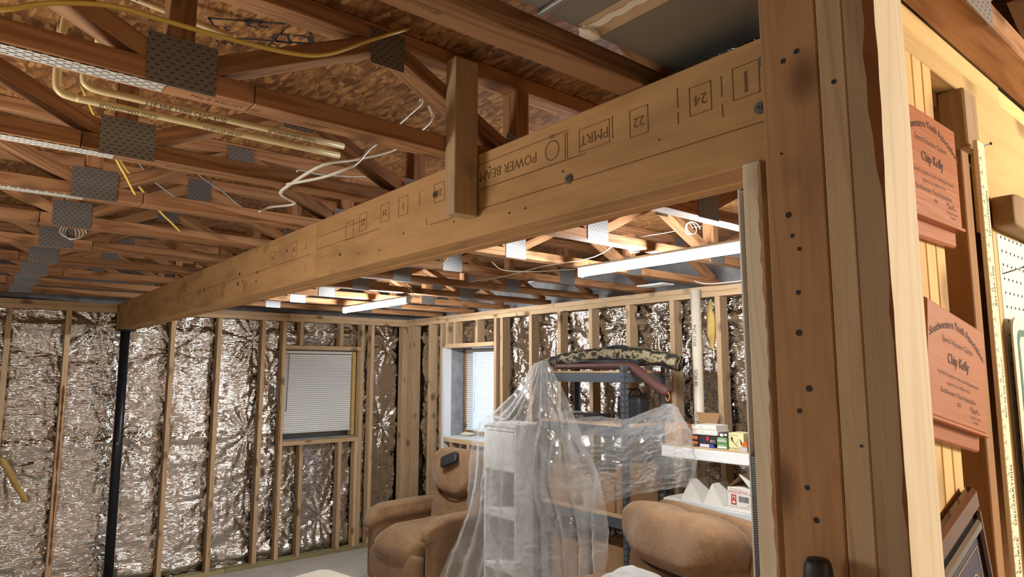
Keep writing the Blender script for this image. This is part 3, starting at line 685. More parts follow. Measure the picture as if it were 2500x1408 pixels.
# pale board with a wane edge; its side shade is painted as browner wood
V, F = [], []
nz_ = 70
for i in range(nz_ + 1):
    z = 2.64 * i / nz_; wn = max(0.0, 0.010 * math.exp(-((z - 2.19) / 0.10) ** 2) + 0.006 * math.exp(-((z - 2.33) / 0.03) ** 2) + 0.0016 * math.sin(z * 31) + 0.001 * math.sin(z * 77)) + 0.001
    V += [(0.880, 0.366, z), (0.880, 0.3295 + wn * 1.4, z), (0.880 + wn, 0.3295, z), (0.9835, 0.3295, z), (0.9845, 0.3305, z), (0.9845, 0.366, z)]
for i in range(nz_):
    for k in range(6): k2 = (k + 1) % 6; F.append((6 * i + k, 6 * i + k2, 6 * i + 6 + k2, 6 * i + 6 + k))
F.append(tuple(range(6))[::-1]); F.append(tuple(6 * nz_ + k for k in range(6)))
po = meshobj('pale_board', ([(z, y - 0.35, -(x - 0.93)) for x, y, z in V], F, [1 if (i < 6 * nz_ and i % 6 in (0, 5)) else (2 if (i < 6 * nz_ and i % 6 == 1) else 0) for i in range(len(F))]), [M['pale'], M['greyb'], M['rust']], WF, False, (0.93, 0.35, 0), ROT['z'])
box('blocking', 0.962, 1.07, PY + 0.002, PY + SD, 0, ZP - 0.078, M['brown'], WF, 'z')
for i, x in enumerate((1.078, 1.1195, 1.161)): box('stud', x, x + 0.039, PY, PY + SD, 0, ZP - 0.078, M['yellow'], WF, 'z', 0.002)
box('stud', 1.335, 1.374, PY + 0.004, PY + 0.13, 0, ZP - 0.078, M['brown'], WF, 'z', 0.002)
for x in (1.80, 2.2, 2.6, 3.0, 3.4): box('stud', x, x + 0.038, PY + 0.01, PY + SD, 0, ZP - 0.078, M['stud'], WF, 'z')
box('top_plate', 0.986, 3.85, PY, PY + SD, ZP - 0.077, ZP - 0.0395, M['yellow'], WF, 'x', 0.002)
box('cap_plate', 0.986, 1.585, PY, PY + SD, ZP - 0.0385, ZP, M['yellow'], WF, 'x', 0.002)
box('cap_plate', 1.59, 3.85, PY + 0.003, PY + SD, ZP - 0.0385, ZP - 0.001, M['yellow'], WF, 'x', 0.002)
box('back_panel', 1.0, 3.85, PY + 0.133, PY + 0.145, 0, ZP, M['brown'], WF, 'z', 0)
box('bay_block', 1.20, 1.334, PY + 0.03, PY + 0.12, ZP - 0.105, ZP - 0.078, M['brown'], WF, 'x')
box('rough_block', 1.318, 1.385, PY - 0.012, PY + 0.03, 2.202, ZP - 0.080, M['greyb'], WF, 'z', 0.003)
box('plywood_panel', 1.388, 3.6, PY - 0.008, PY + 0.006, 2.06, ZP - 0.085, M['yellow'], WF, 'x')
box('bottom_plate', 0.962, 3.85, PY + 0.003, PY + SD - 0.002, 0.0, 0.038, M['treated'], WF, 'x')
# trimmer under the beam, its split edge and the zip strip of a dust barrier
box('trimmer_stud', 0.985, 1.016, 0.553, 0.588, 0, 2.158, M['pale'], WF, 'z', 0.003)
box('trimmer_stud', 1.0185, 1.06, 0.49, 0.60, 0, BZ0 - 0.002, M['brown'], WF, 'z', 0.002)
V, F = [], []
for i in range(90):
    z = 2.15 - 1.3 * i / 89; wv = 0.004 + 0.002 * math.sin(i * 0.22) + 0.0012 * math.sin(i * 1.9) + 0.0015 * rng.random()
    V += [(0.9842, 0.5535 + wv, z), (0.9842, 0.5535, z)]
for i in range(89): F.append((2 * i, 2 * i + 1, 2 * i + 3, 2 * i + 2))
meshobj('split_edge', (V, F), M['brown'], WF)
zb = thing('zip_strip', 'white plastic dust barrier edge with a black zip beside trimmer', 'zip strip', (1.03, 0.603, 0))
box('barrier_edge', -0.03, 0.0, 0.0, 0.004, 0.0, 2.12, M['white'], zb, 'z', 0.001)
box('zip_tape', -0.031, -0.028, -0.013, -0.002, 0.0, 1.68, M['black'], zb, 'z', 0.0005)
V = [boxvf(-0.0335, -0.031, -0.0125, -0.003, 1.30 + 0.0035 * i, 1.302 + 0.0035 * i) for i in range(108)]
zt_ = meshobj('zip_teeth', merge(*V), M['screw'], zb); zt_['kind'] = 'stuff'
gp = thing('tool_grip', 'black rounded tool grip in front of the brown end board', 'tool', (0.845, 0.424, 0))
blob('grip', (0, 0, 1.47), (0.017, 0.017, 0.112), M['black'], gp, 0.25, 0.8)
tube('shaft', [(0, 0, 0.012), (0, 0, 1.37)], 0.010, M['black'], gp, 1, 10)
blob('foot', (0, 0, 0.01), (0.02, 0.02, 0.01), M['black'], gp, 0.4, 0.9)
# screw and nail holes in the end boards
V = []
def holeX(y, z, r): return xf(circvf(0, 0, r, r * 0.98, 10), frame((0.8792, y, z), (0, -1, 0), (0, 0, 1)))
for y, z, r in ((0.452, 2.255, .004), (0.432, 2.262, .004), (0.456, 2.03, .0045), (0.443, 1.98, .003), (0.448, 1.92, .0035), (0.45, 1.865, .0045), (0.44, 1.79, .0045), (0.455, 1.76, .0035), (0.45, 1.66, .0035), (0.44, 1.62, .004), (0.452, 2.0, .003), (0.462, 2.12, .002)):
    V.append(holeX(y, z, r))
for y, z, r in ((0.383, 2.20, .0035), (0.377, 1.72, .002)): V.append(holeX(y, z, r))
nh = meshobj('screw_hole', merge(*V), M['ink'], WF); nh['kind'] = 'stuff'

# plaques
def plaque(label, x0, x1, z0, z1, tilt, title, sub, seed):
    w_, h_ = x1 - x0, z1 - z0; cx = x0 + w_ / 2
    t = bpy.data.objects.new('award_plaque', None); t.location = (cx, 0.3525, z0); t.rotation_euler = (0, tilt, 0); link(t)
    tag(t, label, 'plaque', 'wooden award plaques')
    box('back_board', -w_ / 2, w_ / 2, 0.0, 0.010, -0.028, h_, M['plaque'], t, 'x', 0.003)
    box('face_board', -w_ / 2, w_ / 2, -0.010, 0.0, 0.0, h_ - 0.006, M['plaque'], t, 'x', 0.003)
    box('face_lip', -w_ / 2, w_ / 2, -0.014, -0.0, -0.004, 0.001, M['plaque'], t, 'x', 0.001)
    P = lambda z, x=0.0: frame((x, -0.0106, z), (1, 0, 0), (0, 0, 1))
    art_ = [xf(textvf('Southwestern Youth Association', 0.0168, 2.3, bold=0.0002), P(h_ - 0.026)), xf(textvf('Sports Volunteer Citation', 0.0122), P(h_ - 0.053)),
            xf(textvf('Chip Kelly', 0.021, bold=0.0003), P(h_ - 0.079)), xf(textvf('In grateful recognition of your continuing service and', 0.0078), P(h_ - 0.103)), xf(textvf('support to the children of the', 0.0078), P(h_ - 0.115)),
            xf(textvf('Southwestern Youth Association', 0.0108), P(h_ - 0.128)), xf(textvf(sub, 0.0085), P(h_ - 0.141))]
    meshobj('engraved_text', merge(*art_), M['engrave'], t)
    sg = tubevf([(0.045, -0.0107, 0.028), (0.052, -0.0107, 0.034), (0.056, -0.0107, 0.025), (0.062, -0.0107, 0.031), (0.068, -0.0107, 0.025), (0.074, -0.0107, 0.033), (0.080, -0.0107, 0.026), (0.09, -0.0107, 0.028)], 0.00028, 4, 5)
    meshobj('signature', merge(sg, xf(textvf('President', 0.006), P(0.012, 0.07)), xf(textvf('George B. Tennant', 0.006), P(0.019, 0.068))), M['engrave'], t)
    return t
plaque('upper reddish wooden award plaque hanging high on the near studs', 0.988, 1.211, 2.035, 2.204, 0.0, '', '1999', 1)
plaque('lower orange wooden award plaque hanging askew on the near studs', 1.004, 1.245, 1.735, 1.905, math.radians(10.0), '', '2001', 2)

# yardstick with lettering
ys = thing('yardstick', 'pale wooden yardstick standing against the partition stud', 'yardstick', (1.308, 0.338, 1.29))
box('stick', 0.0, 0.036, 0.0, 0.007, 0.0, 0.915, M['pale'], ys, 'z', 0.0008)
V = []
for i in range(0, 72): V.append(xf(quadvf(0.001, 0.0085 if i % 2 == 0 else 0.0055, -0.0004, 0.0004), frame((0, -0.0005, 0.008 + i * 0.0125), (1, 0, 0), (0, 0, 1))))
for i in range(1, 36): V.append(xf(textvf(str(i), 0.008), frame((0.0118, -0.0005, 0.008 + i * 0.025), (0, 0, 1), (-1, 0, 0))))
tk = meshobj('ruler_marks', merge(*V), M['ink'], ys)
V = []
for s, z, sz in (('HunterDouglas', 0.790, 0.013), ('843-357-1700', 0.665, 0.012), ('Best by any measure!', 0.497, 0.0115), ('DECORATING', 0.325, 0.015), ('1 SOURCE', 0.225, 0.015)):
    V.append(xf(textvf(s, sz), frame((0.0245, -0.0005, z), (0, 0, 1), (-1, 0, 0))))
meshobj('ruler_lettering', merge(*V), M['ink'], ys)

# pegboard, block, sign, nails, picture
pb = thing('pegboard', 'white perforated pegboard on the near partition wall', 'pegboard', (1.42, PY - 0.016, 1.40))
box('board', 0.0, 1.6, 0.0, 0.006, 0.0, 0.66, M['peg'], pb, 'x', 0.001)
V = []
for i in range(8):
    for j in range(26): V.append(xf(circvf(0.022 + 0.0254 * i, 0.02 + 0.0254 * j, 0.0028, 0.00275, 8), frame((0, -0.0006, 0), (1, 0, 0), (0, 0, 1))))
ho = meshobj('peg_hole', merge(*V), M['ink'], pb); ho['kind'] = 'stuff'
box('edge_strip', -0.026, -0.004, 0.0, 0.006, 0.0, 0.66, M['yellow'], pb, 'z', 0.001)
wb_ = blob('wooden_block', (1.62, PY - 0.0285, 2.098), (0.205, 0.020, 0.031), M['pclay'], e1=0.2, e2=0.2); tag(wb_, 'worn dark wooden block with rounded edges above the pegboard', 'block')
sg = thing('metal_sign', 'worn white sign with green rounded border over the pegboard', 'sign', (1.405, PY - 0.030, 1.44))
def roundrect(x0, x1, z0, z1, r, n=6):
    P = []
    for cx, cz, a0 in ((x1 - r, z1 - r, 0), (x0 + r, z1 - r, PI / 2), (x0 + r, z0 + r, PI), (x1 - r, z0 + r, 1.5 * PI)):
        for i in range(n + 1): a = a0 + PI / 2 * i / n; P.append((cx + r * math.cos(a), cz + r * math.sin(a)))
    return P
def slab(P, y0, y1):
    n = len(P); V = [(x, y0, z) for x, z in P] + [(x, y1, z) for x, z in P]
    return V, [tuple(range(n))[::-1], tuple(range(n, 2 * n))] + [(i, (i + 1) % n, n + (i + 1) % n, n + i) for i in range(n)]
meshobj('sign_plate', slab(roundrect(0, 0.45, 0, 0.468, 0.03), 0, 0.003), M['signw'], sg)
A, Bq = roundrect(0.022, 0.428, 0.022, 0.446, 0.022), roundrect(0.034, 0.416, 0.034, 0.434, 0.014)
n_ = len(A); meshobj('green_border', ([(x, -0.0006, z) for x, z in A] + [(x, -0.0006, z) for x, z in Bq], [(i, (i + 1) % n_, n_ + (i + 1) % n_, n_ + i) for i in range(n_)]), M['green'], sg)
meshobj('green_square', ([(0.075, -0.0006, 0.10), (0.375, -0.0006, 0.10), (0.375, -0.0006, 0.36), (0.075, -0.0006, 0.36)], [(0, 1, 2, 3)]), M['green'], sg)
def nail(label, p, q):
    t = thing('nail', label, 'nail', p); d = Vector(q) - Vector(p)
    tube('shank', [(0, 0, 0), d], 0.0012, M['screw'], t, 1, 6); tube('head', [d * 0.985, d], 0.003, M['screw'], t, 1, 8)
nail('thin nail sticking out beside the top of the yardstick', (1.352, PY - 0.008, 2.20), (1.375, 0.335, 2.212))
nail('dark nail sticking out over the pegboard', (1.43, PY - 0.012, 1.985), (1.455, 0.322, 1.998))
pf = bpy.data.objects.new('framed_picture', None); pf.location = (1.186, 0.345, 1.643); pf.rotation_euler = (0, -math.radians(17.5), 0); link(pf)
tag(pf, 'dark glossy framed picture hanging tilted below the plaques', 'picture')
box('frame_rail', -0.36, 0.0, 0.0, 0.018, -0.034, 0.0, M['dframe'], pf, 'x', 0.006)
box('frame_rail', -0.36, 0.0, 0.0, 0.018, -0.33, -0.296, M['dframe'], pf, 'x', 0.006)
box('frame_stile', -0.012, 0.0, 0.0, 0.018, -0.296, -0.034, M['dframe'], pf, 'z', 0.004)
box('frame_stile', -0.36, -0.326, 0.0, 0.018, -0.296, -0.034, M['dframe'], pf, 'z', 0.006)
box('inner_molding', -0.325, -0.013, -0.002, 0.012, -0.062, -0.044, M['silvl'], pf, 'x', 0.005)
box('backing', -0.33, -0.010, 0.008, 0.016, -0.30, -0.03, M['black'], pf, 'x', 0)
box('print', -0.31, -0.022, 0.006, 0.009, -0.29, -0.072, M['navy'], pf, 'x', 0)
meshobj('gold_border', xf(rectvf(-0.30, -0.028, -0.28, -0.080, 0.0016), frame((0, 0.0055, 0), (1, 0, 0), (0, 0, 1))), M['gold'], pf)
meshobj('gold_scroll', xf(circvf(-0.06, -0.125, 0.014, 0.002), frame((0, 0.0055, 0), (1, 0, 0), (0, 0, 1))), M['gold'], pf)
yc = tube('yellow_cable', [(1.31, 0.37, 1.76), (1.318, 0.385, 1.735), (1.334, 0.40, 1.705), (1.345, 0.405, 1.69)], 0.005, M['cable_y'], None, 4, 8, flat=0.5); tag(yc, 'short yellow cable entering a drilled hole below the askew plaque', 'cable')
meshobj('drilled_hole', xf(circvf(0, 0, 0.012, 0.0118, 16), frame((1.3342, 0.402, 1.70), (0, -1, 0), (0, 0, 1))), M['ink'], WF)

# ------------------------------------------------------------------ cables and pipes in the trusses
def cable(label, pts, r, m, flat=0.55, name='cable'):
    o = tube(name, pts, r, M[m], None, 5, 8, flat=flat); return tag(o, label, 'cable')
cable('yellow flat cable sagging in front of the web of the second truss', [(-0.2, 1.375, 2.40), (-0.02, 1.37, 2.412), (0.074, 1.37, 2.457), (0.166, 1.37, 2.486), (0.256, 1.37, 2.489), (0.378, 1.37, 2.492), (0.507, 1.37, 2.502), (0.591, 1.37, 2.526), (0.691, 1.37, 2.591), (0.80, 1.372, 2.66)], 0.0065, 'cable_y')
cable('white cable curving down beside the hanging block and crossing another', [(1.052, 1.72, 2.66), (1.051, 1.72, 2.64), (1.013, 1.72, 2.598), (0.964, 1.72, 2.544), (0.917, 1.72, 2.491), (0.884, 1.72, 2.462), (0.84, 1.72, 2.406), (0.804, 1.74, 2.383), (0.774, 1.8, 2.372), (0.72, 1.93, 2.37)], 0.006, 'cable_w')
cable('second white cable crossing the first and dropping under the third truss', [(1.10, 1.75, 2.66), (1.108, 1.74, 2.614), (1.056, 1.74, 2.554), (0.998, 1.74, 2.502), (0.949, 1.74, 2.469), (0.85, 1.76, 2.43), (0.763, 1.77, 2.40), (0.73, 1.93, 2.372), (0.75, 2.06, 2.372), (0.85, 2.2, 2.385), (0.785, 2.25, 2.372), (0.747, 2.25, 2.35)], 0.0062, 'cable_w')
cable('thin white cable looping above the third truss towards the beam', [(0.868, 2.2, 2.478), (0.857, 2.2, 2.506), (0.935, 2.2, 2.506), (1.044, 2.2, 2.519), (1.126, 2.2, 2.532), (1.169, 2.2, 2.515), (1.199, 2.2, 2.498)], 0.0045, 'cable_w')
cable('thin grey cable slanting behind the third truss', [(0.60, 2.8, 2.665), (0.64, 2.8, 2.63), (0.701, 2.8, 2.584), (0.774, 2.8, 2.546), (0.824, 2.8, 2.511), (0.883, 2.8, 2.477), (0.93, 2.8, 2.46)], 0.005, 'cable_g')
cable('thin short grey cable left of the other grey cable', [(0.42, 2.8, 2.66), (0.47, 2.8, 2.60), (0.53, 2.8, 2.537), (0.623, 2.8, 2.478), (0.65, 2.8, 2.46)], 0.0045, 'cable_g')
cable('short yellow cable pair dropping below the third truss', [(0.22, 2.3, 2.665), (0.27, 2.3, 2.56), (0.331, 2.3, 2.448), (0.352, 2.3, 2.414), (0.377, 2.3, 2.368), (0.385, 2.3, 2.358)], 0.005, 'cable_y')
cable('short yellow cable dropping below the fourth truss', [(0.36, 2.8, 2.665), (0.46, 2.8, 2.53), (0.556, 2.8, 2.423), (0.592, 2.8, 2.391), (0.63, 2.8, 2.356)], 0.006, 'cable_y')
cable('long white cable sagging under the trusses right of the beam', [(2.75, 3.9, 2.45), (2.689, 3.793, 2.43), (2.479, 3.114, 2.376), (2.397, 2.62, 2.376), (2.385, 2.246, 2.376), (2.43, 2.1, 2.45)], 0.004, 'cable_w')
cable('taut white cable above the nearer tube lamp', [(2.30, 2.02, 2.43), (2.403, 2.06, 2.44), (2.687, 2.06, 2.503), (3.044, 2.06, 2.592), (3.335, 2.06, 2.645)], 0.004, 'cable_w')
cable('yellow cable looping out below the beam near its middle', [(1.935, 3.14, 2.39), (1.97, 3.092, 2.378), (1.929, 2.948, 2.37), (1.883, 2.821, 2.376), (1.84, 2.7, 2.40)], 0.006, 'cable_y')
cable('white cord feeding the nearer tube lamp', [(2.25, 2.9, 2.42), (2.317, 2.873, 2.375), (2.45, 2.75, 2.366), (2.50, 2.6, 2.362), (2.49, 2.48, 2.350)], 0.004, 'cable_w')
cable('white cable end at far right near the top of the wall', [(3.6, 2.554, 2.40), (3.70, 2.499, 2.376), (3.745, 2.354, 2.376), (3.745, 2.262, 2.38), (3.7, 2.1, 2.42)], 0.006, 'cable_w')
for j, (cx, cy, cz, lb) in enumerate(((2.80, 1.95, 2.53, 'small coil of shiny white cable hanging in the first bay behind the beam'), (2.60, 2.15, 2.44, 'smaller coil of white cable below the larger coil'), (0.36, 3.612, 2.45, 'coil of pale cable resting on the far trusses at left'))):
    P = [(cx + (0.055 - 0.001 * i) * math.cos(i * 0.52), cy + 0.004 * i * 0.3, cz + (0.03) * math.sin(i * 0.52)) for i in range(40)]
    cable(lb, P, 0.0025, 'cable_w', 1.0, 'cable_coil')
def pipe(label, pts, r, text=None, ty=None):
    t = thing('water_pipe', label, 'pipe', group='cream water pipes')
    tube('pipe_body', pts, r, M['pipe'], t, 5, 10)
    if text:
        for s, x, y, z, sz in text:
            n = Vector((0, -0.75, -0.66)); meshobj('pipe_lettering', xf(textvf(s, sz, align='LEFT'), frame(Vector((x, y, z)) + n * (r + 0.0006), (1, 0, 0), (0, 0.66, -0.75))), M['ink'], t)
    return t
pipe('front cream water pipe lettered along the second truss bay', [(0.18, 1.83, 2.60), (0.18, 1.83, 2.52), (0.186, 1.83, 2.497), (0.215, 1.83, 2.490), (0.3, 1.83, 2.49), (0.85, 1.83, 2.49)], 0.0095, [('TTE PIPE 12005 CPVC 4120', 0.31, 1.83, 2.49, 0.017), ('FLOWGUARD GOLD', 0.62, 1.83, 2.49, 0.015)])
pipe('rear cream water pipe running behind the lettered pipe', [(0.13, 1.88, 2.655), (0.13, 1.88, 2.52), (0.138, 1.88, 2.484), (0.17, 1.88, 2.476), (0.25, 1.88, 2.476), (0.86, 1.88, 2.476)], 0.0095, [('FLOWGUARD GOLD', 0.22, 1.88, 2.476, 0.014), ('1/2 IN CTS 100 PSI', 0.46, 1.88, 2.476, 0.013)])
pipe('upper cream pipe passing behind the first upright web', [(0.05, 1.62, 2.66), (0.20, 1.62, 2.648), (0.40, 1.62, 2.628), (0.46, 1.62, 2.622)], 0.0085, [('LAVELOTT', 0.235, 1.62, 2.645, 0.012)])
pipe('short upright cream pipe dropping towards the third truss at top left', [(0.132, 1.80, 2.66), (0.127, 1.80, 2.58)], 0.0085, [])
pipe('second short upright cream pipe beside the first at top left', [(0.203, 1.79, 2.66), (0.198, 1.79, 2.586)], 0.0085, [])
vt = thing('ceiling_vent', 'small flat white register under the trusses by the right wall', 'vent', (3.50, 2.75, ZT - 0.004))
box('vent_plate', -0.06, 0.06, -0.11, 0.11, -0.008, 0.0, M['white'], vt, 'y', 0.003)
for i in range(5): box('louver', -0.045 + 0.02 * i, -0.038 + 0.02 * i, -0.09, 0.09, -0.011, -0.008, M['boxg'], vt, 'y', 0)

# ------------------------------------------------------------------ tube lamps
def lamp(label, x, y0, y1, z):
    t = thing('tube_lamp', label, 'lamp', (x, (y0 + y1) / 2, z), group='hanging tube lamps'); L = (y1 - y0) / 2
    meshobj('light_tube', tubevf([(0, -L + 0.012, 0), (0, L - 0.012, 0)], 0.019, 1, 16), M['glow'], t, True)
    box('housing', -0.022, 0.022, -L, L, 0.021, 0.036, M['wplastic'], t, 'y', 0.003)
    for s in (-1, 1):
        a, b = sorted((s * L, s * (L - 0.014))); box('end_cap', -0.021, 0.021, a, b, -0.021, 0.022, M['wplastic'], t, 'y', 0.004)
        tube('hanging_wire', [(0, s * (L - 0.06), 0.036), (0.004, s * (L - 0.08), 0.05)], 0.002, M['screw'], t, 1, 6)
    tube('power_cord', [(0, -L, 0.005), (0.015, -L - 0.02, 0.02), (0.01, -L - 0.03, 0.06), (-0.02, -L - 0.01, 0.10), (-0.03, -L + 0.03, 0.14)], 0.004, M['cable_w'], t)
    return t
lamp('glowing tube lamp far back near the foil corner', 2.505, 4.21, 5.27, 2.325)
lamp('larger glowing tube lamp nearer the camera beside the end post', 2.49, 1.38, 2.45, 2.325)

# ------------------------------------------------------------------ recliners
def recliner(label, loc, rz, wide=1.06, hz=0.17, drop=0.07, hc=0.895):
    t = thing('recliner', label, 'armchair', loc, rz, group='tan suede recliners'); t.scale = (1.05, wide, 1.05)
    S = M['suede']
    blob('base', (0.0, 0, 0.20), (0.38, 0.30, 0.155), S, t, 0.2, 0.2, nz=0.0)
    def seatfn(p):
        p = Vector(p)
        if p.x < -0.1: p.z -= 0.35 * (p.x + 0.1) ** 2 * 2.2
        p.z += 0.012 * math.sin(p.x * 17) * math.cos(p.y * 9) if p.z > 0 else 0
        return p
    blob('seat_cushion', (-0.10, 0, 0.395), (0.385, 0.285, 0.115), S, t, 0.55, 0.42, 40, 26, 0.05, 5, fn=seatfn)
    def footfn(p):
        p = Vector(p); p.x -= 0.03 * math.cos(p.z * 5); return p
    blob('footrest', (-0.385, 0, 0.215), (0.062, 0.285, 0.165), S, t, 0.4, 0.3, 36, 22, 0.05, 6, fn=footfn)
    rot = (0, 0.20, 0)
    blob('backrest', (0.275, 0, 0.66), (0.095, 0.30, 0.33), S, t, 0.4, 0.35, 40, 26, 0.06, 7, rot)
    def headfn(p):
        p = Vector(p)
        if p.z < 0: p.z -= drop * max(0.0, 1 - (p.y / 0.30) ** 2) * min(1, -p.z / 0.08); p.y *= 1 - 0.12 * (p.z / 0.165) ** 2
        else: p.z -= 0.018 * math.exp(-(p.y / 0.07) ** 2)
        p.x -= 0.012 * math.sin(p.y * 21 + p.z * 9)
        return p
    blob('head_pillow', (0.285, 0, hc), (0.14, 0.32, hz), S, t, 0.6, 0.45, 48, 32, 0.06, 8, rot, fn=headfn)
    box('back_shell', 0.345, 0.40, -0.29, 0.29, 0.14, 0.62, S, t, 'z', 0.02)
    blob('back_panel', (0.41, 0, 0.83), (0.035, 0.315, 0.21), S, t, 0.25, 0.25, rot=rot)
    zl = hc - hz - 0.012
    tube('crease_shade', [(0.155 + 0.2 * (zl - drop * (1 - (y / 0.3) ** 2) - 0.66) + 0.10 * (abs(y) / 0.3) ** 3, y, zl + 0.03 - drop * (1 - (y / 0.3) ** 2)) for y in (-0.285, -0.2, -0.1, 0, 0.1, 0.2, 0.285)], 0.006, M['crease_shade'], t, 3, 6)  # dark line paints the shade in the crease below the head pillow
    for s in (-1, 1):
        def armfn(p):
            p = Vector(p)
            if p.x < -0.2: p.z -= (p.x + 0.2) ** 2 * 1.6
            p.y += s * 0.012 * (1 if p.z > 0 else 0); return p
        a = blob('armrest', (-0.05, s * 0.365, 0.565), (0.40, 0.075, 0.075), S, t, 0.6, 0.5, 36, 20, 0.05, 12 + s, fn=armfn)
        blob('arm_panel', (-0.03, s * 0.365, 0.29), (0.365, 0.055, 0.245), S, t, 0.2, 0.2, 32, 18)
    return t
r1 = recliner('tan suede recliner in the foil corner with a black pouch on it', (3.30, 5.00, 0), math.radians(7))
r2 = recliner('nearer tan suede recliner in front of the white shelf', (2.66, 2.27, 0), math.radians(-14.7), 1.26, 0.135, 0.035, 0.92)
rb = thing('remote_pouch', 'black pouch lying on the head pillow of the corner recliner', 'pouch', (3.435, 5.03, 1.035), 0.12)
blob('pouch_body', (0, 0, 0), (0.016, 0.095, 0.052), M['black'], rb, 0.25, 0.25, rot=(-0.42, 0.5, 0))
blob('pouch_flap', (0.02, -0.06, 0.028), (0.012, 0.02, 0.03), M['black'], rb, 0.3, 0.3, rot=(-0.42, 0.6, 0))
bg = blob('plastic_bag', (2.50, 2.12, 0.735), (0.15, 0.16, 0.145), M['bag'], None, 0.8, 0.8, 60, 40, 1.1, 31); tag(bg, 'crumpled clear plastic bag on the seat of the nearer recliner', 'bag')

# ------------------------------------------------------------------ low cream table at the bottom edge
tb = thing('side_table', 'cream topped low table just entering the bottom of the view', 'table', (1.45, 3.25, 0), math.radians(12))
P = roundrect(-0.42, 0.30, -0.5, 0.36, 0.05)
n_ = len(P); meshobj('tabletop', ([(x, y, 0.69) for x, y in P] + [(x, y, 0.72) for x, y in P], [tuple(range(n_))[::-1], tuple(range(n_, 2 * n_))] + [(i, (i + 1) % n_, n_ + (i + 1) % n_, n_ + i) for i in range(n_)]), M['cream'], tb)
for x in (-0.36, 0.24):
    for y in (-0.44, 0.30): tube('leg', [(x, y, 0), (x, y, 0.69)], 0.014, M['bshelf'], tb, 1, 10)

# ------------------------------------------------------------------ grey boltless shelf and what is on it
SX0, SX1, SY0, SY1, SZ = 3.30, 3.72, 2.86, 3.70, 1.815
sh = thing('steel_shelf', 'grey slotted steel shelving unit half covered by plastic', 'shelf', (0, 0, 0))
def lpost(name, x, y, sx, sy, z1, m, par):
    p = merge(boxvf(min(x, x + sx * 0.035), max(x, x + sx * 0.035), min(y, y + sy * 0.002), max(y, y + sy * 0.002), 0, z1), boxvf(min(x, x + sx * 0.002), max(x, x + sx * 0.002), min(y, y + sy * 0.035), max(y, y + sy * 0.035), 0, z1))
    o = meshobj(name, p, m, par)
    V = []
    for i in range(int(z1 / 0.038)):
        z = 0.02 + i * 0.038
        for off in (0.011, 0.026):
            V.append(boxvf(x - 0.0012 if sx > 0 else x + 0.0008, x - 0.0006 if sx > 0 else x + 0.0014, y + sy * off - 0.003, y + sy * off + 0.003, z, z + 0.014))
            V.append(boxvf(x + sx * off - 0.003, x + sx * off + 0.003, y - 0.0012 if sy > 0 else y + 0.0008, y - 0.0006 if sy > 0 else y + 0.0014, z, z + 0.014))
    h = meshobj('slot', merge(*V), M['ink'], o); h['kind'] = 'stuff'
    return o
for x, sx in ((SX0, 1), (SX1, -1)):
    for y, sy in ((SY0, 1), (SY1, -1)): lpost('post', x, y, sx, sy, SZ + 0.03, M['bshelf'], sh)
for z in (0.35, 0.90, 1.47, SZ):
    box('deck_board', SX0 + 0.003, SX1 - 0.003, SY0 + 0.003, SY1 - 0.003, z - 0.012, z, M['stud'], sh, 'y', 0.001)
    for x in (SX0 + 0.003, SX1 - 0.008): box('shelf_beam', x, x + 0.005, SY0 + 0.004, SY1 - 0.004, z - 0.075, z - 0.013, M['bshelf'], sh, 'y', 0.001)
    for y in (SY0 + 0.004, SY1 - 0.009): box('shelf_beam', SX0 + 0.01, SX1 - 0.01, y, y + 0.005, z - 0.075, z - 0.013, M['bshelf'], sh, 'x', 0.001)
# bundle on top
cb = thing('camo_bundle', 'rolled camouflage blind bundle lying along the top shelf', 'bundle', (0.08, 0.07, 0.012))
tube('roll', [(3.42, 3.86, 1.835), (3.42, 3.70, 1.872), (3.42, 3.45, 1.895), (3.42, 3.10, 1.915), (3.42, 2.85, 1.91), (3.42, 2.66, 1.885), (3.42, 2.54, 1.858), (3.42, 2.50, 1.845)], 0.05, M['camo'], cb, 8, 16, rad=lambda u: 0.018 + 0.042 * min(1, 3.2 * u) * (1 - 0.25 * u))
tube('loose_tail', [(3.40, 2.62, 1.885), (3.40, 2.53, 1.882), (3.40, 2.485, 1.885)], 0.014, M['camo'], cb, 4, 8)
tube('loose_tail', [(3.40, 2.62, 1.865), (3.40, 2.55, 1.83), (3.40, 2.51, 1.82)], 0.016, M['camo'], cb, 4, 8)
blob('inner_mat', (3.45, 3.12, 1.862), (0.10, 0.33, 0.034), M['black'], cb, 0.7, 0.6, nz=0.3, seed=3)
tube('strap', [(3.39, 3.10, 1.965), (3.39, 3.00, 1.972), (3.39, 2.90, 1.962)], 0.008, M['black'], cb, 4, 8)
tube('strap', [(3.345, 3.5, 1.84), (3.33, 3.25, 1.872), (3.33, 3.0, 1.852), (3.34, 2.85, 1.868)], 0.008, M['black'], cb, 5, 8)
gc = thing('long_soft_case', 'red brown soft case drooping off the end of the top shelf', 'case', (0, 0, 0))
tube('case_body', [(3.40, 3.60, 1.848), (3.385, 3.2, 1.849), (3.375, 2.90, 1.849), (3.35, 2.80, 1.822), (3.34, 2.70, 1.764), (3.335, 2.60, 1.705), (3.335, 2.545, 1.685)], 0.03, M['gunred'], gc, 6, 12, rad=lambda u: 0.020 + 0.012 * min(1, u * 2))
tube('cord_loop', [(3.33, 2.56, 1.69), (3.33, 2.565, 1.66), (3.33, 2.545, 1.635), (3.33, 2.53, 1.66), (3.33, 2.545, 1.69)], 0.003, M['orange'], gc)
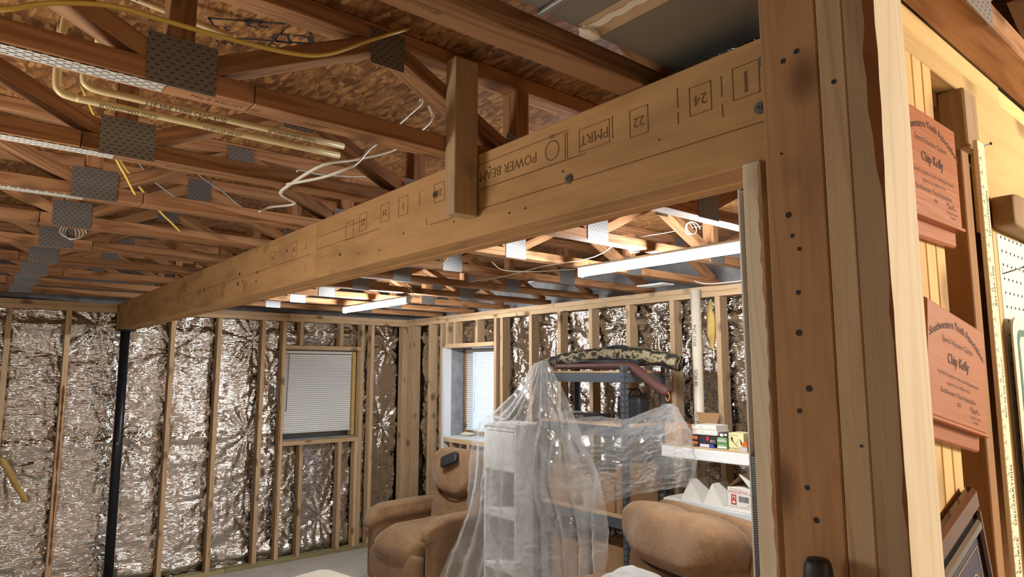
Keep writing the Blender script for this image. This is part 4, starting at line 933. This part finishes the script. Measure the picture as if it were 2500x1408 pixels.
# on the second shelf
bk = thing('black_bag', 'black bag with handles on the second shelf board', 'bag', (3.52, 2.98, 1.474))
blob('bag_body', (0, 0, 0.09), (0.06, 0.10, 0.09), M['black'], bk, 0.5, 0.5, nz=0.25, seed=6)
for y in (-0.03, 0.03): tube('handle', [(y, -0.06, 0.16), (y, -0.03, 0.215), (y, 0.03, 0.215), (y, 0.06, 0.16)], 0.006, M['black'], bk)
def carton(name, label, cat, x0, x1, y0, y1, z0, h, m, printed=(), lid=True, group=None):
    """a closed carton: body and tuck lid; printed: (text, size, y offset, z offset, material key) on the -x face and -y face"""
    t = thing(name, label, cat, ((x0 + x1) / 2, (y0 + y1) / 2, z0), group=group); dx, dy = (x1 - x0) / 2, (y1 - y0) / 2
    box('carton_body', -dx, dx, -dy, dy, 0.0005, h - (0.002 if lid else 0), M[m], t, 'y', 0.001)
    if lid: box('carton_lid', -dx + 0.001, dx - 0.001, -dy + 0.001, dy - 0.001, h - 0.0018, h, M[m], t, 'y', 0.0004)
    for s, sz, yo, zo, mk_ in printed:
        meshobj('print', xf(textvf(s, sz) if isinstance(s, str) else quadvf(*s), frame((-dx - 0.0006, yo, zo), (0, -1, 0), (0, 0, 1))), M[mk_], t)
    return t
carton('flat_box', 'black flat box lying at left on the second shelf board', 'box', 3.40, 3.60, 3.25, 3.48, 1.471, 0.045, 'black' if False else 'boxb', [('RELOAD', 0.02, 0.0, 0.03, 'boxg')])
carton('flat_box', 'crumpled grey print box below the black flat box', 'box', 3.36, 3.58, 3.50, 3.62, 1.471, 0.05, 'boxg', [])
carton('carton', 'open brown carton behind plastic on the second shelf board', 'box', 3.42, 3.66, 2.87, 2.885 + 0.10, 1.60, 0.001, 'card', []) if False else None
for i, (y0, y1, z, h, lb) in enumerate(((3.36, 3.64, 0.901, 0.26, 'brown carton behind the plastic, left on the third board'), (3.02, 3.30, 0.901, 0.21, 'brown carton behind the plastic, middle of the third board'),
                                      (2.90, 3.00, 0.901, 0.30, 'tall brown carton behind the plastic at right of third board'), (3.3, 3.62, 0.351, 0.30, 'brown carton behind the plastic, left on the bottom board'), (2.92, 3.22, 0.351, 0.34, 'brown carton behind the plastic, right on the bottom board'))):
    c_ = carton('carton', lb, 'box', 3.36, 3.66, y0, y1, z, h, 'card', [])
    box('packing_tape', -0.02, 0.02, -(y1 - y0) / 2, (y1 - y0) / 2, h, h + 0.0008, M['kraft'], c_, 'y', 0)
hl = thing('orange_helmet', 'round orange brown tub blurred behind the plastic', 'tub', (3.42, 2.74, 1.064))
# (stands on the white shelf's left end)
# ------------------------------------------------------------------ white shelf on the right
VX0, VX1, VY0, VY1 = 3.40, 3.74, 0.95, 2.655
vsf = thing('white_shelf', 'white steel shelving unit holding cartridge boxes along the right wall', 'shelf', (0, 0, 0))
for x, sx in ((VX0, 1), (VX1, -1)):
    for y in (VY0, VY1 - 0.03):
        zz = 1.03 if y > 2 and x < 3.5 else 1.368
        box('post', x if sx > 0 else x - 0.03, x + 0.03 if sx > 0 else x, y, y + 0.03, 0, zz if x < 3.5 else 1.368, M['white'], vsf, 'z', 0.002)
for z in (0.22, 0.63, 1.045, 1.368):
    box('shelf_board', VX0 + 0.004, VX1 - 0.004, VY0, VY1, z - 0.008, z, M['stud'] if z > 1.2 else M['white'], vsf, 'y', 0.001)
    for x in (VX0 - 0.004, VX1 - 0.010):
        box('shelf_beam', x, x + 0.014, VY0, VY1, z - 0.052, z - 0.009, M['white'], vsf, 'y', 0.003)
        box('beam_lip', x - 0.003, x + 0.011, VY0, VY1, z - 0.074, z - 0.050, M['white'], vsf, 'y', 0.004)
bpy.data.objects.remove(hl)
Z1 = 1.368
c = carton('cartridge_case', 'white carton with a raised brown flap at left of upper shelf', 'box', 3.545, 3.70, 2.45, 2.588, Z1, 0.11, 'boxw', [('WINCHESTER', 0.013, -0.012, 0.086, 'red')])
meshobj('flap', ([(0.074, -0.066, 0.11), (0.074, 0.066, 0.11), (0.06, 0.066, 0.185), (0.06, -0.10, 0.185), (0.077, -0.066, 0.11), (0.077, 0.066, 0.11), (0.063, 0.066, 0.185), (0.063, -0.10, 0.185)], [(0, 3, 2, 1), (4, 5, 6, 7), (0, 1, 5, 4), (2, 3, 7, 6), (0, 4, 7, 3), (1, 2, 6, 5)]), M['card'], c)
tc = carton('carton', 'tan carton with orange top holding up the plastic at the white shelf', 'box', 3.415, 3.52, 2.515, 2.64, Z1, 0.12, 'card', [])
box('orange_top', -0.05, 0.05, -0.06, 0.06, 0.1202, 0.124, M['boxo'], tc, 'y', 0.001)
for i, lb in enumerate(('lower of two white cartridge boxes stacked by the flap carton', 'upper of two white cartridge boxes stacked by the flap carton')):
    carton('cartridge_box', lb, 'box', 3.428, 3.55, 2.275 + 0.006 * i, 2.415 + 0.006 * i, Z1 + 0.0725 + 0.0295 * i, 0.029, 'boxw', [((-0.066, 0.066, -0.001, 0.001), 0, 0, 0.006, 'boxg'), ('federal', 0.009, 0.03, 0.017, 'ink'), ('.22', 0.008, -0.03, 0.014, 'ink')], group=None)
spec = [(2.408, 2.462, 0, 0.034, 'boxb', 'lower black and orange cartridge box at left end of shelf', [('Federal', 0.013, 0, 0.012, 'boxo'), ((-0.025, 0.025, -0.006, 0.006), 0, 0, 0.024, 'boxo')]),
        (2.408, 2.462, 0.0345, 0.034, 'boxb', 'upper black and orange cartridge box at left end of shelf', [((-0.025, 0.025, -0.008, 0.008), 0, 0, 0.018, 'boxo'), ('Federal', 0.011, 0, 0.018, 'ink')]),
        (2.305, 2.402, 0, 0.022, 'boxn', 'flat blue and white cartridge box under the dark ones', [((-0.04, 0.02, -0.008, 0.008), 0, 0, 0.011, 'boxw'), ('Fiocchi', 0.012, 0.01, 0.011, 'boxn')]),
        (2.284, 2.402, 0.0225, 0.049, 'boxb', 'long black cartridge box with white letters in mid shelf', [('EFIC', 0.018, -0.035, 0.016, 'boxw'), ((-0.008, 0.008, -0.011, 0.011), 0, 0.0, 0.030, 'red')]),
        (2.214, 2.280, 0, 0.033, 'boxgr', 'lower green cartridge box in the middle of the shelf', [((-0.03, 0.03, -0.007, 0.004), 0, 0, 0.012, 'boxw'), ('Remington', 0.009, 0, 0.022, 'boxw')]),
        (2.214, 2.280, 0.0335, 0.033, 'boxgr', 'upper green cartridge box in the middle of the shelf', [((-0.03, 0.03, -0.007, 0.004), 0, 0, 0.015, 'boxg'), ('Remington', 0.009, 0, 0.024, 'boxw')]),
        (2.205, 2.265, 0.067, 0.026, 'boxb', 'small black and white cartridge box on top of green ones', [((-0.022, 0.0, -0.008, 0.008), 0, 0, 0.013, 'boxw'), ((0.006, 0.024, -0.003, 0.008), 0, 0, 0.013, 'boxw')]),
        (2.108, 2.203, 0, 0.098, 'boxy', 'pale yellow cartridge box with a flying goose drawing', [('Game Load', 0.012, 0.016, 0.085, 'ink'), ('Remington', 0.016, 0.012, 0.012, 'ink')]),
        (2.075, 2.105, 0.027, 0.024, 'boxo', 'small orange cartridge box beside the pale yellow one', [('28', 0.012, 0, 0.012, 'ink')]),
        (2.072, 2.122, 0, 0.026, 'boxg', 'small grey cartridge box in front of pale yellow one', []),
        (1.97, 2.068, 0, 0.082, 'boxb', 'black cartridge box with red logo at the end post', [('WINCHESTER', 0.011, 0.012, 0.062, 'red'), ((-0.02, 0.04, -0.014, 0.014), 0, 0.012, 0.04, 'red'), ('AA', 0.024, 0.02, 0.04, 'boxw')])]
for y0, y1, dz, h, m, lb, pr in spec:
    xo = -0.025 if 'small grey' in lb or 'small orange' in lb else 0.0
    xo = -0.028 if 'end post' in lb else xo
    pr = [(s, sz, yo + (0.001 if 'end post' not in lb else 0.02), zo, mk_) for s, sz, yo, zo, mk_ in pr]
    carton('cartridge_box', lb, 'box', 3.43 + xo, 3.43 + xo + (0.02 if xo == -0.025 else 0.11), y0, y1, Z1 + dz, h, m, pr)
# goose drawing
yb = [o for o in bpy.data.objects if o.get('label') == 'pale yellow cartridge box with a flying goose drawing'][0]
g = []
for pts, r in (([(0.028, 0.072), (0.022, 0.055), (0.010, 0.040), (0.0, 0.028), (-0.012, 0.022)], 0.006), ([(0.012, 0.045), (0.032, 0.052), (0.042, 0.064)], 0.004), ([(0.0, 0.032), (-0.012, 0.055), (-0.026, 0.062), (-0.034, 0.034)], 0.0035), ([(0.028, 0.072), (0.026, 0.078)], 0.003)):
    g.append(tubevf([(-0.0552, y, z) for y, z in pts], r, 4, 6, True, None, 0.15))
V = [(-0.0558 + 0 * v.x, v.y, v.z) for v in merge(*g)[0]]; meshobj('goose_drawing', (V, merge(*g)[1]), plain('goose_ink', (0.16, 0.15, 0.07), 0.7), yb)
Z2 = 1.045
def tent(label, y0, y1, h, x0, x1, m='boxw', rz=0.0):
    t = thing('folded_carton', label, 'box', ((x0 + x1) / 2, (y0 + y1) / 2, Z2), rz, 'white cartons folded like tents'); dx, dy = (x1 - x0) / 2, (y1 - y0) / 2
    meshobj('front_flap', ([(-dx, -dy, 0.001), (-dx, dy, 0.001), (-dx + 0.01, 0.01, h)], [(0, 2, 1)]), M[m], t)
    e = 0.003
    meshobj('near_side', slab([(-dx, 0)], 0, 0) if False else ([(-dx, -dy, 0.001), (dx, -dy, 0.001), (dx, 0.01, h), (-dx + 0.01, 0.01, h), (-dx, -dy + e, 0.001), (dx, -dy + e, 0.001), (dx, 0.01 + e, h - e), (-dx + 0.01, 0.01 + e, h - e)], [(0, 1, 2, 3), (7, 6, 5, 4), (0, 3, 7, 4), (1, 5, 6, 2), (3, 2, 6, 7), (0, 4, 5, 1)]), M[m], t)
    meshobj('far_side', ([(-dx, dy, 0.001), (dx, dy, 0.001), (dx, 0.01, h), (-dx + 0.01, 0.01, h), (-dx, dy - e, 0.001), (dx, dy - e, 0.001)], [(3, 2, 1, 0), (0, 1, 5, 4)]), M['boxg'], t)
tent('first white tent folded carton from the plastic sheet', 2.40, 2.545, 0.125, 3.43, 3.60)
tent('second white tent folded carton beside the lettered case', 2.256, 2.387, 0.118, 3.43, 3.60)
box_f = carton('flat_sheet', 'flat white carton sheet at the left end of lower shelf', 'box', 3.42, 3.58, 2.55, 2.645, Z2, 0.006, 'boxw', [], False)
wc = carton('shell_case', 'open white shell case with red lettering on the lower shelf', 'box', 3.428, 3.62, 2.02, 2.222, Z2, 0.118, 'boxw',
            [('WINCHESTER', 0.020, 0.035, 0.093, 'red'), ('PROTECT ALL IN ONE', 0.007, 0.045, 0.109, 'ink'), ('AA129', 0.017, -0.055, 0.088, 'ink'), ('2 3/4 IN', 0.010, -0.058, 0.070, 'ink'), ('1 1/8 oz', 0.010, -0.058, 0.056, 'ink'), ('9 shot', 0.010, -0.058, 0.043, 'ink'),
             ('TARGET LOAD', 0.011, -0.055, 0.026, 'ink'), ('12 Ga. 2 3/4 In. SHOTSHELLS', 0.0105, 0.03, 0.013, 'ink')], False)
V = []
x = -0.03
for i in range(26):
    wdt = random.choice((0.0009, 0.0014, 0.0022)); V.append(xf(quadvf(x, x + wdt, -0.015, 0.017), frame((-0.0966, 0.0, 0.057), (0, -1, 0), (0, 0, 1)))); x += wdt + random.choice((0.0009, 0.0012))
meshobj('barcode', merge(*V), M['ink'], wc)
meshobj('red_badge', xf(rectvf(-0.016, 0.016, -0.027, 0.027, 0.006), frame((-0.0968, 0.062, 0.052), (0, -1, 0), (0, 0, 1))), M['red'], wc)
meshobj('red_badge_letter', xf(textvf('A', 0.042, bold=0.001), frame((-0.0969, 0.062, 0.052), (0, -1, 0), (0, 0, 1))), M['red'], wc)
fl = meshobj('flap', ([(-0.09, 0.10, 0.118), (0.09, 0.10, 0.118), (0.09, 0.03, 0.185), (-0.085, 0.03, 0.185), (-0.09, 0.098, 0.116), (0.09, 0.098, 0.116)], [(0, 1, 2, 3), (0, 4, 5, 1), (3, 2, 5, 4)]), M['card'], wc)
fl = meshobj('flap', ([(-0.092, -0.04, 0.12), (0.09, -0.04, 0.12), (0.09, -0.0, 0.195), (-0.09, 0.03, 0.192), (-0.092, -0.042, 0.12), (0.09, -0.042, 0.12)], [(0, 1, 2, 3), (3, 2, 5, 4), (0, 4, 5, 1)]), M['boxw'], wc)
# ------------------------------------------------------------------ white rack under the plastic
rk = thing('white_bookcase', 'white open bookcase standing veiled under the plastic sheet', 'bookcase', (0, 0, 0))
KX0, KX1, KY0, KY1 = 3.18, 3.50, 3.80, 4.18
for y in (KY0, KY1 - 0.02): box('side_panel', KX0, KX1, y, y + 0.02, 0, 1.40, M['white'], rk, 'z')
for z, h in ((1.37, 0.03), (1.08, 0.05), (0.74, 0.05), (0.36, 0.04), (0.05, 0.04)): box('shelf_board', KX0 - 0.002, KX1, KY0 + 0.021, KY1 - 0.021, z, z + h, M['white'], rk, 'y')
box('top_board', KX0 - 0.012, KX1 + 0.005, KY0 - 0.008, KY1 + 0.008, 1.401, 1.42, M['white'], rk, 'y')
box('door_front', KX0 - 0.004, KX0 + 0.01, KY0 + 0.02, KY1 - 0.02, 1.13, 1.365, M['white'], rk, 'z')
box('rear_board', KX1 - 0.012, KX1 - 0.002, KY0 + 0.021, KY1 - 0.021, 0.0, 1.36, M['brown'], rk, 'z')

# ------------------------------------------------------------------ plastic sheet draped over rack and shelf
def loft(guides, nu, nv, amp, seed, fold=0.02, freq=18.0):
    r = np.random.default_rng(seed)
    G = [catmull(g, 12) for g in guides]
    G = [[g[min(len(g) - 1, int(round(t * (len(g) - 1))))] if False else g[int(t * (len(g) - 1))].lerp(g[min(len(g) - 1, int(t * (len(g) - 1)) + 1)], t * (len(g) - 1) % 1) for t in np.linspace(0, 1, nv)] for g in G]
    rows = []
    for j in range(nv):
        c = catmull([g[j] for g in G], 24); m = len(c) - 1
        rows.append([c[int(t * m)].lerp(c[min(m, int(t * m) + 1)], t * m % 1) for t in np.linspace(0, 1, nu)])
    P = np.array([[tuple(p) for p in row] for row in rows])        # nv, nu, 3
    du_ = np.gradient(P, axis=1); dv_ = np.gradient(P, axis=0); N = np.cross(du_, dv_); N /= np.linalg.norm(N, axis=2, keepdims=True) + 1e-9
    u = np.linspace(0, 1, nu)[None, :]; v = np.linspace(0, 1, nv)[:, None]
    wob = vnoise((nv, nu), (4, 3), r) * 0.5
    h = fold * (0.35 + 0.65 * np.minimum(1, v * 1.6)) * np.sin(2 * PI * (u + 0.10 * wob) * freq / 2.2 + 3 * wob) * (0.6 + 0.8 * (vnoise((nv, nu), (2, 6), r) + 0.5))
    for cu, cv, a in ((6, 8, 0.9), (14, 18, 0.55), (30, 38, 0.35), (60, 70, 0.2)):
        n = vnoise((nv, nu), (cv, cu), r); h = h + amp * a * (np.abs(n) * 2.2 - 0.5)
    P = P + N * h[..., None]
    V = P.reshape(-1, 3).tolist(); F = [(j * nu + i, j * nu + i + 1, (j + 1) * nu + i + 1, (j + 1) * nu + i) for j in range(nv - 1) for i in range(nu - 1)]
    return V, F
G = [[(3.3, 3.72, 1.873), (3.25, 3.871, 1.679), (3.18, 4.05, 1.507), (3.12, 4.19, 1.405), (3.06, 4.19, 1.126), (3.0, 4.14, 0.87), (2.92, 4.17, 0.613), (2.85, 4.29, 0.339), (2.82, 4.36, 0.03)],
     [(3.29, 3.69, 1.873), (3.22, 3.774, 1.651), (3.15, 3.90, 1.487), (3.09, 3.98, 1.415), (3.03, 3.96, 1.097), (2.98, 3.93, 0.845), (2.92, 3.93, 0.599), (2.86, 3.96, 0.353), (2.84, 3.98, 0.03)],
     [(3.28, 3.65, 1.88), (3.18, 3.66, 1.656), (3.12, 3.72, 1.485), (3.07, 3.76, 1.40), (3.02, 3.72, 1.095), (2.98, 3.70, 0.853), (2.93, 3.67, 0.621), (2.88, 3.64, 0.398), (2.86, 3.62, 0.03)],
     [(3.27, 3.61, 1.886), (3.19, 3.54, 1.658), (3.15, 3.534, 1.49), (3.12, 3.502, 1.355), (3.08, 3.458, 1.118), (3.04, 3.394, 0.893), (2.99, 3.327, 0.681), (2.94, 3.245, 0.484), (2.90, 3.2, 0.03)],
     [(3.27, 3.572, 1.886), (3.22, 3.45, 1.66), (3.19, 3.371, 1.47), (3.17, 3.311, 1.313), (3.14, 3.224, 1.113), (3.10, 3.147, 0.924), (3.05, 3.073, 0.744), (3.0, 3.018, 0.546), (2.96, 2.95, 0.03)],
     [(3.27, 3.546, 1.886), (3.23, 3.36, 1.69), (3.21, 3.223, 1.504), (3.19, 3.093, 1.329), (3.15, 2.95, 1.169), (3.11, 2.875, 0.987), (3.06, 2.809, 0.813), (3.01, 2.799, 0.638), (2.98, 2.80, 0.03)]]
Hh = [[(3.26, 3.36, 1.491), (3.20, 3.30, 1.342), (3.17, 3.22, 1.194), (3.15, 3.14, 1.051), (3.14, 3.06, 0.938)],
      [(3.27, 3.10, 1.517), (3.19, 3.003, 1.361), (3.16, 2.943, 1.243), (3.15, 2.899, 1.126), (3.16, 2.868, 1.008)],
      [(3.26, 2.846, 1.515), (3.18, 2.754, 1.382), (3.15, 2.707, 1.268), (3.14, 2.685, 1.165), (3.15, 2.672, 1.084)],
      [(3.25, 2.64, 1.568), (3.17, 2.533, 1.448), (3.14, 2.489, 1.337), (3.13, 2.479, 1.225), (3.14, 2.504, 1.13)],
      [(3.25, 2.50, 1.620), (3.18, 2.38, 1.505), (3.14, 2.325, 1.386), (3.12, 2.315, 1.266), (3.12, 2.34, 1.174)],
      [(3.33, 2.47, 1.600), (3.27, 2.348, 1.48), (3.22, 2.279, 1.375), (3.20, 2.258, 1.29), (3.19, 2.286, 1.2)]]
ps = thing('plastic_sheet', 'clear plastic dust sheet draped over the bookcase and steel shelf', 'dust sheet', (0, 0, 0))
meshobj('hanging_drape', loft(G, 230, 190, 0.016, 21, 0.022, 20.0), M['plastic'], ps, True)
meshobj('swag', loft(Hh, 170, 110, 0.013, 22, 0.016, 7.0), M['film'], ps, True)
